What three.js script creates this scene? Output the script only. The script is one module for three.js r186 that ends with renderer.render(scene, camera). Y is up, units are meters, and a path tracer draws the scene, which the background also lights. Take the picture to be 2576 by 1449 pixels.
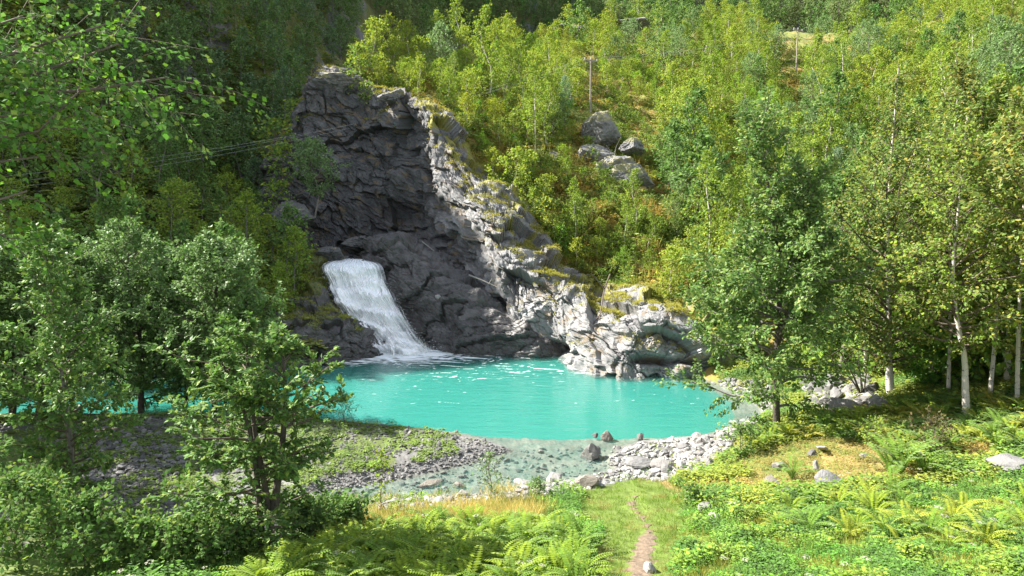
import * as THREE from 'three';
import { mergeGeometries } from 'three/addons/utils/BufferGeometryUtils.js';
import { createNoise2D, createNoise3D } from 'simplex-noise';

// ---------------------------------------------------------------- camera, sky, sun, exposure
const scene = new THREE.Scene();
const EYE = 8, PITCH = 5 * Math.PI / 180, FOC = 1740, CU = 1288, CV = 724.5;
const camera = new THREE.PerspectiveCamera(2 * Math.atan(CV / FOC) * 180 / Math.PI, 16 / 9, 0.5, 1500);
camera.position.set(0, EYE, 0);
camera.rotation.set(-PITCH, 0, 0);

const SUN = new THREE.Vector3(-0.72, 0.66, -0.21).normalize();
// a bright summer sky with broken white cloud, the same all round
const skyNoise = createNoise3D(() => 0.37);
{
  const W = 512, H = 256, d = new Float32Array(W * H * 4);
  for (let j = 0; j < H; j++) for (let i = 0; i < W; i++) {
    const el = ((j + 0.5) / H - 0.5) * Math.PI, az = (i + 0.5) / W * Math.PI * 2, y = Math.max(0.02, Math.sin(el)), x = Math.cos(el) * Math.cos(az), z = Math.cos(el) * Math.sin(az), t = Math.pow(1 - y, 2.2);
    let c = 0; for (let o = 0, f = 2.2, w = 0.5; o < 5; o++, f *= 2.1, w *= 0.5) c += w * skyNoise(x * f, y * f * 1.6, z * f);
    const m = Math.min(1, Math.max(0, (c + 0.22) / 0.5)), k = 1.0;
    const blue = [0.2 + 0.24 * t, 0.3 + 0.24 * t, 0.5 + 0.14 * t], cloud = [0.82, 0.82, 0.82];
    for (let n = 0; n < 3; n++) d[(j * W + i) * 4 + n] = k * (blue[n] * (1 - m) + cloud[n] * m); d[(j * W + i) * 4 + 3] = 1;
  }
  const t = new THREE.DataTexture(d, W, H, THREE.RGBAFormat, THREE.FloatType); t.mapping = THREE.EquirectangularReflectionMapping; t.magFilter = THREE.LinearFilter; t.needsUpdate = true;
  scene.background = t; scene.environment = t; scene.backgroundIntensity = scene.environmentIntensity = 0.5;
}
const sun = new THREE.DirectionalLight(new THREE.Color(1, 0.955, 0.88), 5);
sun.position.copy(SUN).multiplyScalar(300).add(new THREE.Vector3(0, 0, -60));
sun.target.position.set(0, 0, -60);
sun.castShadow = true;
Object.assign(sun.shadow.camera, { left: -160, right: 160, top: 160, bottom: -160, near: 10, far: 700 });
sun.shadow.mapSize.set(4096, 4096);
scene.add(sun, sun.target);

const renderer = new THREE.WebGLRenderer({ antialias: true });
renderer.toneMapping = THREE.LinearToneMapping;
renderer.toneMappingExposure = 3.55;
renderer.shadowMap.enabled = true;

// ---------------------------------------------------------------- helpers
function rng(seed) { let a = seed >>> 0; return () => { a = a + 0x6D2B79F5 | 0; let t = Math.imul(a ^ a >>> 15, 1 | a); t = t + Math.imul(t ^ t >>> 7, 61 | t) ^ t; return ((t ^ t >>> 14) >>> 0) / 4294967296; }; }
const n2 = createNoise2D(rng(11)), n3 = createNoise3D(rng(12));
const { lerp, clamp } = THREE.MathUtils;
const sstep = (a, b, x) => { const t = clamp((x - a) / (b - a), 0, 1); return t * t * (3 - 2 * t); };
const fbm2 = (x, y, o = 4) => { let s = 0, a = 0.5; for (let i = 0; i < o; i++) { s += a * n2(x, y); x = x * 2.03 + 7.1; y = y * 2.03 - 3.7; a *= 0.5; } return s; };
const fbm3 = (x, y, z, o = 4) => { let s = 0, a = 0.5; for (let i = 0; i < o; i++) { s += a * n3(x, y, z); x = x * 2.03 + 7.1; y = y * 2.03 - 3.7; z = z * 2.03 + 1.3; a *= 0.5; } return s; };
const hash = (a, b, c = 0) => { let h = Math.imul(a | 0, 374761393) + Math.imul(b | 0, 668265263) + Math.imul(c | 0, 2147483647 ^ 974711) | 0; h = Math.imul(h ^ h >>> 13, 1274126177); return ((h ^ h >>> 16) >>> 0) / 4294967296; };
const table = (t, x) => { if (x <= t[0][0]) return t[0][1]; for (let i = 1; i < t.length; i++) if (x <= t[i][0]) return lerp(t[i - 1][1], t[i][1], (x - t[i - 1][0]) / (t[i][0] - t[i - 1][0])); return t[t.length - 1][1]; };
const C5 = Math.cos(PITCH), S5 = Math.sin(PITCH);
// a point of the photograph (in a 2576 wide view) and its distance ahead in metres -> a place
function P(u, v, d) { const a = (u - CU) / FOC, b = -(v - CV) / FOC, t = d / (C5 + b * S5); return new THREE.Vector3(a * t, EYE + (-S5 + b * C5) * t, -d); }
// the same for a point at a known height
function PY(u, v, y = 0) { const a = (u - CU) / FOC, b = -(v - CV) / FOC, t = (y - EYE) / (-S5 + b * C5); return new THREE.Vector3(a * t, y, -(C5 + b * S5) * t); }
const usedNames = {};
function numbered(n) { const k = usedNames[n] = (usedNames[n] ?? -1) + 1; return k ? `${n}_${String(k).padStart(3, '0')}` : n; }
function shade(o) { o.traverse(c => { if (c.isMesh) { c.castShadow = true; c.receiveShadow = true; } }); return o; }
function put(o, name, info) { o.name = numbered(name); o.userData = { ...info }; shade(o); scene.add(o); return o; }
const structure = (name, geo, mat) => put(new THREE.Mesh(geo, mat), name, { kind: 'structure' });
function part(name, geo, mat, parent) { const m = new THREE.Mesh(geo, mat); m.name = name; m.castShadow = m.receiveShadow = true; parent.add(m); return m; }
const lin = (r, g, b) => new THREE.Color().setRGB(r, g, b);

function tps(points, lam = 0.02) {           // thin-plate spline through [x, z, y]
  const n = points.length, N = n + 3, A = Array.from({ length: N }, () => new Float64Array(N + 1));
  const phi = r2 => r2 < 1e-9 ? 0 : r2 * Math.log(r2) * 0.5;
  for (let i = 0; i < n; i++) {
    for (let j = 0; j < n; j++) A[i][j] = phi((points[i][0] - points[j][0]) ** 2 + (points[i][1] - points[j][1]) ** 2) + (i === j ? lam : 0);
    A[i][n] = A[n][i] = 1; A[i][n + 1] = A[n + 1][i] = points[i][0]; A[i][n + 2] = A[n + 2][i] = points[i][1]; A[i][N] = points[i][2];
  }
  for (let c = 0; c < N; c++) {
    let p = c; for (let r = c + 1; r < N; r++) if (Math.abs(A[r][c]) > Math.abs(A[p][c])) p = r;
    [A[c], A[p]] = [A[p], A[c]];
    for (let r = c + 1; r < N; r++) { const f = A[r][c] / A[c][c]; if (f) for (let k = c; k <= N; k++) A[r][k] -= f * A[c][k]; }
  }
  const w = new Float64Array(N);
  for (let r = N - 1; r >= 0; r--) { let s = A[r][N]; for (let k = r + 1; k < N; k++) s -= A[r][k] * w[k]; w[r] = s / A[r][r]; }
  const px = Float64Array.from(points, p => p[0]), pz = Float64Array.from(points, p => p[1]);
  return (x, z) => { let s = w[n] + w[n + 1] * x + w[n + 2] * z; for (let i = 0; i < n; i++) { const dx = x - px[i], dz = z - pz[i], r2 = dx * dx + dz * dz; if (r2 > 1e-9) s += w[i] * r2 * Math.log(r2) * 0.5; } return s; };
}
function polyDist(poly, x, z, closed = true) {
  let best = 1e9, inside = false;
  for (let i = 0, n = poly.length, j = n - 1; i < n; j = i++) {
    const ax = poly[j][0], az = poly[j][1], bx = poly[i][0], bz = poly[i][1];
    if (closed && (az > z) !== (bz > z) && x < (bx - ax) * (z - az) / (bz - az) + ax) inside = !inside;
    if (!closed && i === 0) continue;
    const dx = bx - ax, dz = bz - az, t = clamp(((x - ax) * dx + (z - az) * dz) / (dx * dx + dz * dz), 0, 1), ex = x - ax - t * dx, ez = z - az - t * dz;
    const d = ex * ex + ez * ez; if (d < best) best = d;
  }
  best = Math.sqrt(best);
  return inside ? -best : best;
}
const inPoly = (poly, x, y) => { let s = false; for (let i = 0, n = poly.length, j = n - 1; i < n; j = i++) if ((poly[i][1] > y) !== (poly[j][1] > y) && x < (poly[j][0] - poly[i][0]) * (y - poly[i][1]) / (poly[j][1] - poly[i][1]) + poly[i][0]) s = !s; return s; };

// ---------------------------------------------------------------- the lie of the land
// columns of the cliff, from the back of the alcove round the nose to the prow over the pool, each from foot to cap
const CLIFF = [
  [[620, 690, 60], [635, 540, 62], [650, 450, 64.5], [662, 405, 67], [680, 372, 70], [684, 366, 74]],
  [[690, 680, 57], [700, 520, 58], [705, 430, 59.5], [715, 375, 61], [728, 335, 62.5], [730, 330, 67]],
  [[790, 680, 58.5], [785, 520, 59.5], [775, 400, 60.5], [768, 300, 61.5], [775, 225, 61.5], [800, 205, 67]],
  [[860, 680, 59.5], [858, 520, 60.5], [852, 400, 61.2], [845, 300, 62], [845, 195, 62.2], [865, 185, 67]],
  [[930, 680, 59.5], [930, 530, 60.5], [930, 420, 61], [930, 320, 61.5], [945, 245, 62.3], [960, 235, 66]],
  [[1000, 690, 58.5], [1000, 545, 60], [1000, 440, 60.2], [1000, 340, 60.3], [1000, 265, 60.5], [1015, 250, 64]],
  [[1075, 700, 56], [1080, 570, 58], [1075, 450, 58], [1070, 345, 58], [1060, 268, 58.3], [1085, 262, 62]],
  [[1150, 720, 52], [1130, 590, 53.7], [1108, 480, 54.8], [1098, 390, 55.6], [1112, 315, 56.5], [1145, 308, 60]],
  [[1215, 740, 49.5], [1192, 645, 50.8], [1168, 550, 52], [1148, 470, 53], [1165, 400, 54.5], [1200, 395, 58]],
  [[1256, 790, 46.6], [1243, 705, 47.6], [1226, 615, 48.8], [1215, 540, 50], [1245, 478, 52], [1280, 472, 55.5]],
  [[1268, 850, 44.6], [1262, 760, 45.6], [1265, 685, 46.3], [1275, 625, 47.4], [1325, 580, 49.5], [1360, 572, 53]],
  [[1310, 920, 43.2], [1305, 815, 44], [1310, 750, 44.7], [1325, 685, 45.6], [1385, 655, 47.6], [1425, 652, 51]],
  [[1400, 930, 42.4], [1395, 835, 42.8], [1400, 775, 43.5], [1415, 722, 44.4], [1455, 700, 46], [1490, 692, 49.5]],
  [[1455, 950, 39.2], [1450, 865, 40.2], [1460, 810, 41.2], [1475, 762, 42.4], [1505, 737, 44], [1535, 728, 47.5]],
  [[1560, 975, 36.2], [1552, 895, 37], [1558, 840, 38], [1580, 792, 39.4], [1605, 757, 41.4], [1628, 748, 45]],
  [[1650, 975, 36.3], [1650, 905, 36.8], [1660, 852, 37.2], [1672, 805, 38], [1692, 773, 40], [1706, 763, 43.5]],
  [[1742, 972, 36.6], [1746, 908, 37], [1756, 872, 37.5], [1768, 842, 38.2], [1784, 818, 39.8], [1796, 806, 43]],
  [[1840, 955, 38], [1842, 905, 38.8], [1848, 880, 39.3], [1856, 860, 40.2], [1874, 848, 41.4], [1886, 836, 44.5]],
].map(c => c.map(p => P(...p)));
const cliffLine = CLIFF.map(c => { const a = c[3], b = c[5]; return [lerp(a.x, b.x, 0.82), lerp(a.z, b.z, 0.82)]; });
const upperPoly = [...cliffLine, [16, -43], [22, -40], [60, -36], [400, -36], [400, -600], [-400, -600], [-400, -66], [cliffLine[0][0] - 2, -66]];
const xz = p => [p.x, p.z], xzy = p => [p.x, p.z, p.y];
const WATER = [
  [-900, 952], [0, 950], [400, 940], [640, 928], [770, 916], [840, 902], [900, 890], [940, 876], [1010, 872], [1090, 876], [1150, 880], [1260, 884], [1390, 884], [1450, 908], [1560, 938], [1740, 938],
  [1790, 958], [1850, 985], [1905, 1015], [1925, 1040], [1870, 1074], [1790, 1093], [1700, 1102], [1620, 1108], [1555, 1125], [1535, 1150], [1545, 1180], [1490, 1196], [1400, 1212], [1280, 1236], [1150, 1248], [1000, 1254], [900, 1262], [820, 1262], [790, 1248],
  [830, 1228], [950, 1212], [1060, 1192], [1180, 1162], [1285, 1131], [1230, 1110], [1130, 1087], [1020, 1074], [900, 1064], [780, 1052], [600, 1047], [300, 1047], [0, 1047], [-900, 1047],
].map(([u, v]) => xz(PY(u, v)));
const DEEP = [
  [-900, 952], [0, 950], [400, 940], [640, 928], [770, 916], [900, 890], [1010, 872], [1260, 884], [1390, 884], [1450, 908], [1560, 938], [1740, 938], [1800, 970], [1850, 1005], [1860, 1045], [1830, 1072], [1760, 1088], [1650, 1096], [1520, 1097], [1400, 1099], [1260, 1095],
  [1130, 1079], [1020, 1068], [900, 1058], [780, 1048], [600, 1044], [300, 1044], [-900, 1044],
].map(([u, v]) => xz(PY(u, v)));

const rightSide = [   // shared by the near land and the hill, so that they run together on the right
  P(1960, 1000, 31), P(2100, 975, 30.5), P(2230, 1005, 26), P(2430, 1060, 22), P(2400, 940, 29), P(2576, 900, 27), P(2576, 1180, 17), P(2100, 900, 36), P(2300, 860, 36), P(2576, 800, 33), P(1980, 880, 40), P(2900, 850, 25), P(2900, 1100, 16),
].map(xzy);
const tpsR = tps([
  ...CLIFF.map(c => xzy(c[5])), ...rightSide.slice(7, 12),
  ...[[1300, 350, 68], [1300, 255, 80], [1300, 185, 95], [1300, 135, 112], [1050, 238, 70], [1050, 195, 84], [960, 190, 86], [900, 185, 80], [1150, 165, 98],
    [1500, 560, 56], [1500, 440, 65], [1500, 285, 82], [1500, 205, 97], [1500, 125, 118], [1500, 85, 135], [1620, 480, 62], [1620, 390, 71], [1400, 480, 60],
    [1750, 640, 54], [1750, 500, 66], [1750, 350, 80], [1750, 225, 98], [1750, 100, 130], [1900, 740, 46], [2000, 650, 54], [2000, 480, 67], [2000, 310, 82], [2000, 188, 97], [2000, 150, 115],
    [2090, 180, 106], [2200, 600, 57], [2200, 450, 68], [2200, 280, 84], [2200, 165, 105], [2200, 115, 122], [2400, 760, 42], [2400, 600, 51], [2400, 400, 65], [2400, 200, 85], [2400, 70, 112],
    [2600, 640, 42], [2600, 480, 52], [2600, 300, 66], [2600, 100, 86], [2600, -30, 108], [3000, 600, 40], [3000, 200, 60], [3000, -200, 90], [1800, 80, 160], [2200, 100, 160]].map(p => xzy(P(...p))),
  [-28, -115, 20], [-40, -160, 22], [0, -150, 30], [30, -180, 45], [80, -200, 60], [-60, -240, 20], [100, -300, 60], [200, -120, 90], [200, -300, 110],
]);
const tpsL = tps([
  ...rightSide,
  ...[[1600, 1449, 12.5], [1288, 1449, 12.7], [900, 1449, 13.2], [680, 1395, 14.3], [2100, 1449, 12.1], [2576, 1449, 10.8], [1960, 1078, 24.6], [1900, 1200, 19.6], [2050, 1230, 17.8], [2300, 1230, 16.6], [2300, 1330, 14.2], [2260, 1120, 20], [1750, 1330, 15.2], [1600, 1240, 19.3], [1300, 1262, 18.7], [1100, 1280, 17.9], [1500, 1330, 15.6], [1000, 1340, 16],
    [1850, 1110, 23.6], [1720, 1160, 22.6]].map(p => xzy(P(...p))),
  [-8, -15, 0.5], [-10, -18, 0.3], [-7, -20, 0.22], [-14, -16, 0.9], [-20, -20, 1], [-12, -22, 0.35], [-20, -26, 0.7], [-8, -26, 0.5], [-5, -25, 0.35], [-3, -24.5, 0.3], [-15, -28, 0.6], [-30, -27, 1], [-40, -20, 2], [0, 0, 2.6], [-12, 0, 2.5], [12, 0, 3], [25, -5, 5], [25, -18, 5], [-9, -12, 1.6],
  [-16.9, -50, 4.6], [-21.7, -55, 8], [-29.6, -60, 12.5], [-37, -62, 17], [-47, -64, 23], [-18, -46, 4.5], [-23.7, -48, 7.2], [-28.6, -48, 9], [-35.5, -48, 12], [-22.7, -40.5, 2.6], [-29.6, -40.5, 4], [-16, -41.5, 2.2], [-26, -66, 6.5], [-35, -72, 11], [-15.7, -56, 3.5], [-18.8, -62, 5],
  [-12, -46, 1.4], [-13.5, -50, 2.4], [-8.6, -52, 1.5], [-5.4, -50, 1], [-9.5, -47, 0.6], [-1, -47, 0.6], [3, -46, 0.5], [8, -41, 1.5], [10, -38, 0.8], [13, -40, 1],
]);
const toeX = [[-400, 8], [-300, 0], [-200, -10], [-140, -16], [-100, -19], [-85, -21], [-62, -24], [-54, -31], [-46, -44], [-36, -62], [-26, -78], [0, -110]];
const capY = [[-400, 330], [-300, 290], [-160, 170], [-100, 102], [-66, 75.5], [-48, 50], [-36, 32], [-20, 22], [0, 10]];
function mountain(x, z) {
  const k = 6 + 0.25 * Math.max(-60 - z, -24) + 1.15 * (table(toeX, z) - x) + 0.03 * Math.max(0, table(toeX, z) - x - 25) * sstep(-90, -70, z) + 7 * fbm2(x * 0.03, z * 0.03, 3) + 3 * Math.abs(n2(x * 0.09 + 5, z * 0.09));
  const top = table(capY, z) + 10 * n2(x * 0.02, z * 0.02);
  return -0.5 * (Math.hypot(top - k, 6) - (top + k));       // a soft minimum
}
const smax = (a, b, k) => 0.5 * (a + b + Math.hypot(a - b, k));
function landHeight(x, z) {
  let h = 0;
  const dc = z < -30 && x < 60 ? polyDist(cliffLine, x, z, false) : 50, behind = inPoly(upperPoly, x, z);
  const bw = lerp(0.9, 7, sstep(14, 20, x)), w = sstep(-bw, bw, behind ? dc : -dc);
  const wr = x > 18 ? sstep(-7, 7, -36 - z) : w, ww = lerp(w, wr, sstep(18, 24, x));
  if (ww > 0.001) h += ww * tpsR(x, clamp(z, -300, 0));
  if (ww < 0.999) {
    let t = tpsL(clamp(x, -60, 40), clamp(z, -75, 5));
    if (z > -48 && z < -14 && x > -60 && x < 24) {
      const d = polyDist(WATER, x, z);
      if (d > 0) { const steep = z < -36.5 ? 1.3 : 0.33; t = Math.min(t, 0.02 + steep * d + (d > 3 ? (d - 3) * 0.5 : 0)); t = Math.max(t, 0.01 + 0.05 * Math.min(d, 4)); }
      else {
        const dd = polyDist(DEEP, x, z);
        t = -Math.min(0.02 + 0.2 * -d, 0.11 + 0.03 * n2(x * 0.7, z * 0.7) + 0.03 * n2(x * 2, z * 2));
        if (dd < 0) t -= Math.min(2, 0.42 * -dd);
      }
    }
    if (!behind && dc < 6 && x < 15 && z < -37) t = Math.min(t, 2.5) - (6 - dc) * 0.55;      // under the rock faces
    h += (1 - ww) * t;
  }
  const m = z < -20 && x < 40 ? mountain(x, z) : -50; if (m > h - 12) h = smax(h, m, 2);
  if (z < -170) { const f = 25 + 0.85 * (-z - 190) + 9 * fbm2(x * 0.02, z * 0.02, 3); h = smax(h, f, 6); }
  const rough = sstep(24, 60, Math.hypot(x, z));
  h += rough * sstep(0.3, 2.5, h) * (0.9 * fbm2(x * 0.11, z * 0.11, 3) + 0.5 * fbm2(x * 0.45, z * 0.45, 3));
  h += 0.05 * sstep(0.02, 0.5, h) * fbm2(x * 0.9, z * 0.9, 3);
  return h;
}
// a fan of cells about as large as a pixel everywhere
const NA = 560, NR = 470, R0 = 5, R1 = 430;
const angleAt = i => { const t = i / (NA - 1) * 2 - 1; return t * 0.78 + 0.55 * Math.pow(t, 5); };
const angles = Float64Array.from({ length: NA }, (_, i) => angleAt(i)), lnR = Math.log(R1 / R0);
const heights = new Float32Array(NA * NR);
for (let j = 0; j < NR; j++) for (let i = 0; i < NA; i++) { const r = R0 * Math.exp(lnR * j / (NR - 1)), a = angles[i]; heights[j * NA + i] = landHeight(r * Math.sin(a), -r * Math.cos(a)); }
function ground(x, z) {           // the height of the land's sheet
  const r = Math.hypot(x, z), a = clamp(Math.atan2(x, -z), angles[0] + 1e-6, angles[NA - 1] - 1e-6);
  let lo = 0, hi = NA - 1; while (hi - lo > 1) { const m = lo + hi >> 1; if (angles[m] <= a) lo = m; else hi = m; }
  const fa = (a - angles[lo]) / (angles[hi] - angles[lo]), y = clamp(Math.log(Math.max(r, R0) / R0) / lnR * (NR - 1), 0, NR - 1.001), j = Math.floor(y), fr = y - j;
  return lerp(lerp(heights[j * NA + lo], heights[j * NA + hi], fa), lerp(heights[(j + 1) * NA + lo], heights[(j + 1) * NA + hi], fa), fr);
}
function hit(u, v, from = 8, to = 400) {   // where the sight line through a point of the photograph meets the land
  const a = (u - CU) / FOC, b = -(v - CV) / FOC, k = C5 + b * S5, dx = a / k, dy = (-S5 + b * C5) / k;
  let prev = from;
  for (let d = from; d < to; d *= 1.012) {
    if (EYE + dy * d < ground(dx * d, -d)) { let lo = prev, hi = d; for (let i = 0; i < 12; i++) { const m = (lo + hi) / 2; if (EYE + dy * m < ground(dx * m, -m)) hi = m; else lo = m; } return new THREE.Vector3(dx * hi, ground(dx * hi, -hi), -hi); }
    prev = d;
  }
  return null;
}
const viewOf = p => { const y = p.y - EYE, f = -p.z * C5 - y * S5; return [CU + FOC * p.x / f, CV - FOC * (y * C5 + -p.z * S5) / f]; };

// ---------------------------------------------------------------- textures: grain only
function noiseTexture(size, f, srgb = false) {
  const d = new Uint8Array(size * size * 4);
  for (let y = 0; y < size; y++) for (let x = 0; x < size; x++) { const c = f(x / size, y / size), o = (y * size + x) * 4; if (typeof c === 'number') d[o] = d[o + 1] = d[o + 2] = clamp(c, 0, 1) * 255; else { d[o] = clamp(c[0], 0, 1) * 255; d[o + 1] = clamp(c[1], 0, 1) * 255; d[o + 2] = clamp(c[2], 0, 1) * 255; } d[o + 3] = 255; }
  const t = new THREE.DataTexture(d, size, size); t.wrapS = t.wrapT = THREE.RepeatWrapping; t.magFilter = THREE.LinearFilter; t.minFilter = THREE.LinearMipmapLinearFilter; t.generateMipmaps = true; if (srgb) t.colorSpace = THREE.SRGBColorSpace; t.needsUpdate = true; return t;
}
// noise that repeats without a seam: a torus in 4 coordinates would be dearer, so two wrapped octaves are blended
const wrapNoise = (u, v, f, s) => { const a = n3(u * f, v * f, s), b = n3((u - 1) * f, v * f, s), c = n3(u * f, (v - 1) * f, s), d = n3((u - 1) * f, (v - 1) * f, s); return lerp(lerp(a, b, u), lerp(c, d, u), v); };
const rockBump = noiseTexture(512, (u, v) => { let s = 0.5; for (let k = 0, a = 0.3, f = 6; k < 5; k++, a *= 0.55, f *= 2) s += a * (1 - 2 * Math.abs(wrapNoise(u, v, f, k * 9.1))) * 0.6; return s; });
const soilBump = noiseTexture(512, (u, v) => { let s = 0.5; for (let k = 0, a = 0.35, f = 8; k < 5; k++, a *= 0.6, f *= 2) s += a * wrapNoise(u, v, f, 40 + k * 9.1) * 0.7; return s; });
const rippleBump = noiseTexture(1024, (u, v) => { let s = 0.5; for (let k = 0, a = 0.3, f = 5; k < 5; k++, a *= 0.52, f *= 2) { const w = wrapNoise(u, v, f, 80 + k * 7.7); s += a * (k < 2 ? w : 0.7 - 1.4 * Math.abs(w)) * 0.6; } return s; });
const barkMap = noiseTexture(256, (u, v) => { const s = 0.72 + 0.28 * wrapNoise(u, v, 5, 3) + 0.2 * wrapNoise(u, v, 22, 5); return [s, s, s]; });
const birchMap = noiseTexture(256, (u, v) => { const band = wrapNoise(u * 1, v, 3, 51) * 0.35 + wrapNoise(u, v, 16, 12) * 0.35 + n2(Math.floor(v * 40) * 3.7, u > 0.5 ? 4 : 9) * 0.5; const s = band > 0.42 ? 0.16 : 0.82 + 0.14 * wrapNoise(u, v, 24, 5); return [s, s * 0.97, s * 0.92]; });

const M = {
  land: new THREE.MeshStandardMaterial({ vertexColors: true, roughness: 0.95, bumpMap: soilBump, bumpScale: 0.05 }),
  cliff: new THREE.MeshStandardMaterial({ vertexColors: true, roughness: 0.82, bumpMap: rockBump, bumpScale: 0.05, flatShading: true }),
  wetRock: new THREE.MeshStandardMaterial({ vertexColors: true, roughness: 0.5, bumpMap: rockBump, bumpScale: 0.06, flatShading: true }),
  stone: [[0.25, 0.235, 0.22], [0.18, 0.175, 0.17], [0.35, 0.33, 0.31], [0.13, 0.125, 0.115], [0.2, 0.175, 0.145]].map(c => new THREE.MeshStandardMaterial({ color: lin(...c), roughness: 0.85, bumpMap: rockBump, bumpScale: 0.03, flatShading: true })),
  surface: new THREE.MeshPhysicalMaterial({ color: lin(0.93, 0.98, 0.97), roughness: 0.07, transmission: 1, thickness: 0, ior: 1.33, bumpMap: rippleBump, bumpScale: 0.06 }),
  siltThin: new THREE.MeshStandardMaterial({ color: lin(0.06, 0.27, 0.225), roughness: 1, transparent: true, opacity: 0.11 }),
  silt: new THREE.MeshStandardMaterial({ color: lin(0.022, 0.37, 0.305), roughness: 1, transparent: true, opacity: 0.42 }),
  siltDeep: new THREE.MeshStandardMaterial({ color: lin(0.022, 0.37, 0.305), roughness: 1 }),
  fall: new THREE.MeshPhysicalMaterial({ vertexColors: true, roughness: 0.6, transparent: true, side: THREE.DoubleSide }),
  foam: new THREE.MeshStandardMaterial({ color: lin(0.88, 0.9, 0.9), roughness: 0.8 }), froth: new THREE.MeshStandardMaterial({ vertexColors: true, roughness: 0.8, transparent: true }),
};

// ---------------------------------------------------------------- land
const waterSide = (x, z) => polyDist(WATER, x, z);
const pathLine = [[1612, 1475], [1610, 1420], [1622, 1375], [1632, 1335], [1612, 1300], [1590, 1270], [1600, 1248]].map(([u, v]) => hit(u, v));
const pathX = z => table([...pathLine].reverse().map(p => [p.z, p.x]), z);
function landColour(x, y, z, out) {
  const r = Math.hypot(x, z), a = fbm2(x * 0.6, z * 0.6, 4), b = fbm2(x * 0.13 + 9, z * 0.13, 3), f = n2(x * 5, z * 5) * 0.5 + n2(x * 13, z * 13) * 0.5, k = 1 + 0.28 * f + 0.2 * a;
  if (y < 0.012) { const s = (0.17 + 0.06 * a) * (1 + 0.45 * f); return out.setRGB(s * 1.05, s, s * 0.84); }                       // bed
  if (r < 36 && z > -33 && x < 15) {
    const d = waterSide(x, z), dry = x < -4.6 && z < -14.5 && z > -32;                                                       // gravel, with moss on the bar
    if (d < 1.6 + 0.8 * a || dry) {
      const moss = dry || d > 0.5 ? sstep(0.0, 0.12, b + 0.6 * a + (y > 0.24 ? 0.16 : -0.1)) : 0, s = (0.15 + 0.07 * a) * (1 + 0.5 * f);
      return out.setRGB(lerp(s, 0.075 * k, moss), lerp(s * 0.97, 0.10 * k, moss), lerp(s * 0.92, 0.018 * k, moss));
    }
    if (x > 4.5 && z < -16.5) { const o = sstep(-0.15, 0.1, b + a + (z > -20.5 ? 0.2 : -0.1)); return out.setRGB(lerp(0.12, 0.24, o) * k, lerp(0.15, 0.17, o) * k, lerp(0.025, 0.06, o) * k); }
    const hay = sstep(0.25, -0.2, Math.abs(z + 17.6) / 1.6 - 0.6 + a) * sstep(0.8, -0.4, x);
    return out.setRGB(lerp(0.11, 0.3, hay) * k, lerp(0.16, 0.25, hay) * k, lerp(0.022, 0.09, hay) * k);
  }
  const mtn = y > 8 && x < table(toeX, z) + 6 ? 1 : 0, left = x < -11 && z < -36 ? 1 : mtn;
  const och = sstep(-0.1, 0.25, b + 0.6 * a);
  if (left || z < -165) { const rock = sstep(0.16, 0.26, fbm2(x * 0.07 + 3, (z + y) * 0.07, 4) + 0.1 * f); return out.setRGB(lerp(0.1, 0.12, rock) * k, lerp(0.11, 0.118, rock) * k, lerp(0.026, 0.112, rock) * k); }
  return out.setRGB(lerp(0.15, 0.23, och) * k, lerp(0.17, 0.16, och) * k, lerp(0.03, 0.04, och) * k);
}
{
  const pos = new Float32Array(NA * NR * 3), col = new Float32Array(NA * NR * 3), uv = new Float32Array(NA * NR * 2), idx = new Uint32Array((NA - 1) * (NR - 1) * 6), c = new THREE.Color();
  let n = 0;
  for (let j = 0; j < NR; j++) for (let i = 0; i < NA; i++) {
    const r = R0 * Math.exp(lnR * j / (NR - 1)), a = angles[i], k = j * NA + i, x = r * Math.sin(a), z = -r * Math.cos(a), y = heights[k];
    pos.set([x, y, z], k * 3); landColour(x, y, z, c); col.set([c.r, c.g, c.b], k * 3); uv.set([x / 3, z / 3], k * 2);
    if (i < NA - 1 && j < NR - 1) { idx.set([k, k + 1, k + NA, k + 1, k + NA + 1, k + NA], n); n += 6; }
  }
  const g = new THREE.BufferGeometry();
  g.setAttribute('position', new THREE.BufferAttribute(pos, 3)); g.setAttribute('color', new THREE.BufferAttribute(col, 3)); g.setAttribute('uv', new THREE.BufferAttribute(uv, 2)); g.setIndex(new THREE.BufferAttribute(idx, 1)); g.computeVertexNormals();
  structure('terrain', g, M.land);
}
// the trodden path: bare soil on the grass, ragged at its edges
{
  const pos = [], col = [], uv = [], idx = [], N = 110, K = 11, c = new THREE.CatmullRomCurve3(pathLine);
  for (let i = 0; i <= N; i++) {
    const p = c.getPoint(i / N), w = lerp(0.27, 0.17, i / N) * (1 + 0.5 * n2(i * 0.21, 3)) * (i < N * 0.45 ? 1 : clamp(0.25 + n2(i * 0.16, 8), 0.02, 1));
    for (let k = 0; k < K; k++) {
      const e = (k / (K - 1) * 2 - 1), x = p.x + e * w * (1 + 0.25 * n2(i * 0.12, e)) , z = p.z, s = 1 + 0.3 * n2(x * 7, z * 7) + 0.15 * n2(x * 23, z * 23);
      pos.push(x, ground(x, z) + 0.016 - 0.022 * Math.abs(e) ** 4, z); col.push(0.165 * s, 0.12 * s, 0.08 * s); uv.push(x / 2, z / 2);
      if (i < N && k < K - 1) { const o = i * K + k; idx.push(o, o + 1, o + K, o + 1, o + K + 1, o + K); }
    }
  }
  const g = new THREE.BufferGeometry(); g.setAttribute('position', new THREE.Float32BufferAttribute(pos, 3)); g.setAttribute('color', new THREE.Float32BufferAttribute(col, 3)); g.setAttribute('uv', new THREE.Float32BufferAttribute(uv, 2)); g.setIndex(idx); g.computeVertexNormals();
  structure('path', g, M.land);
}

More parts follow.
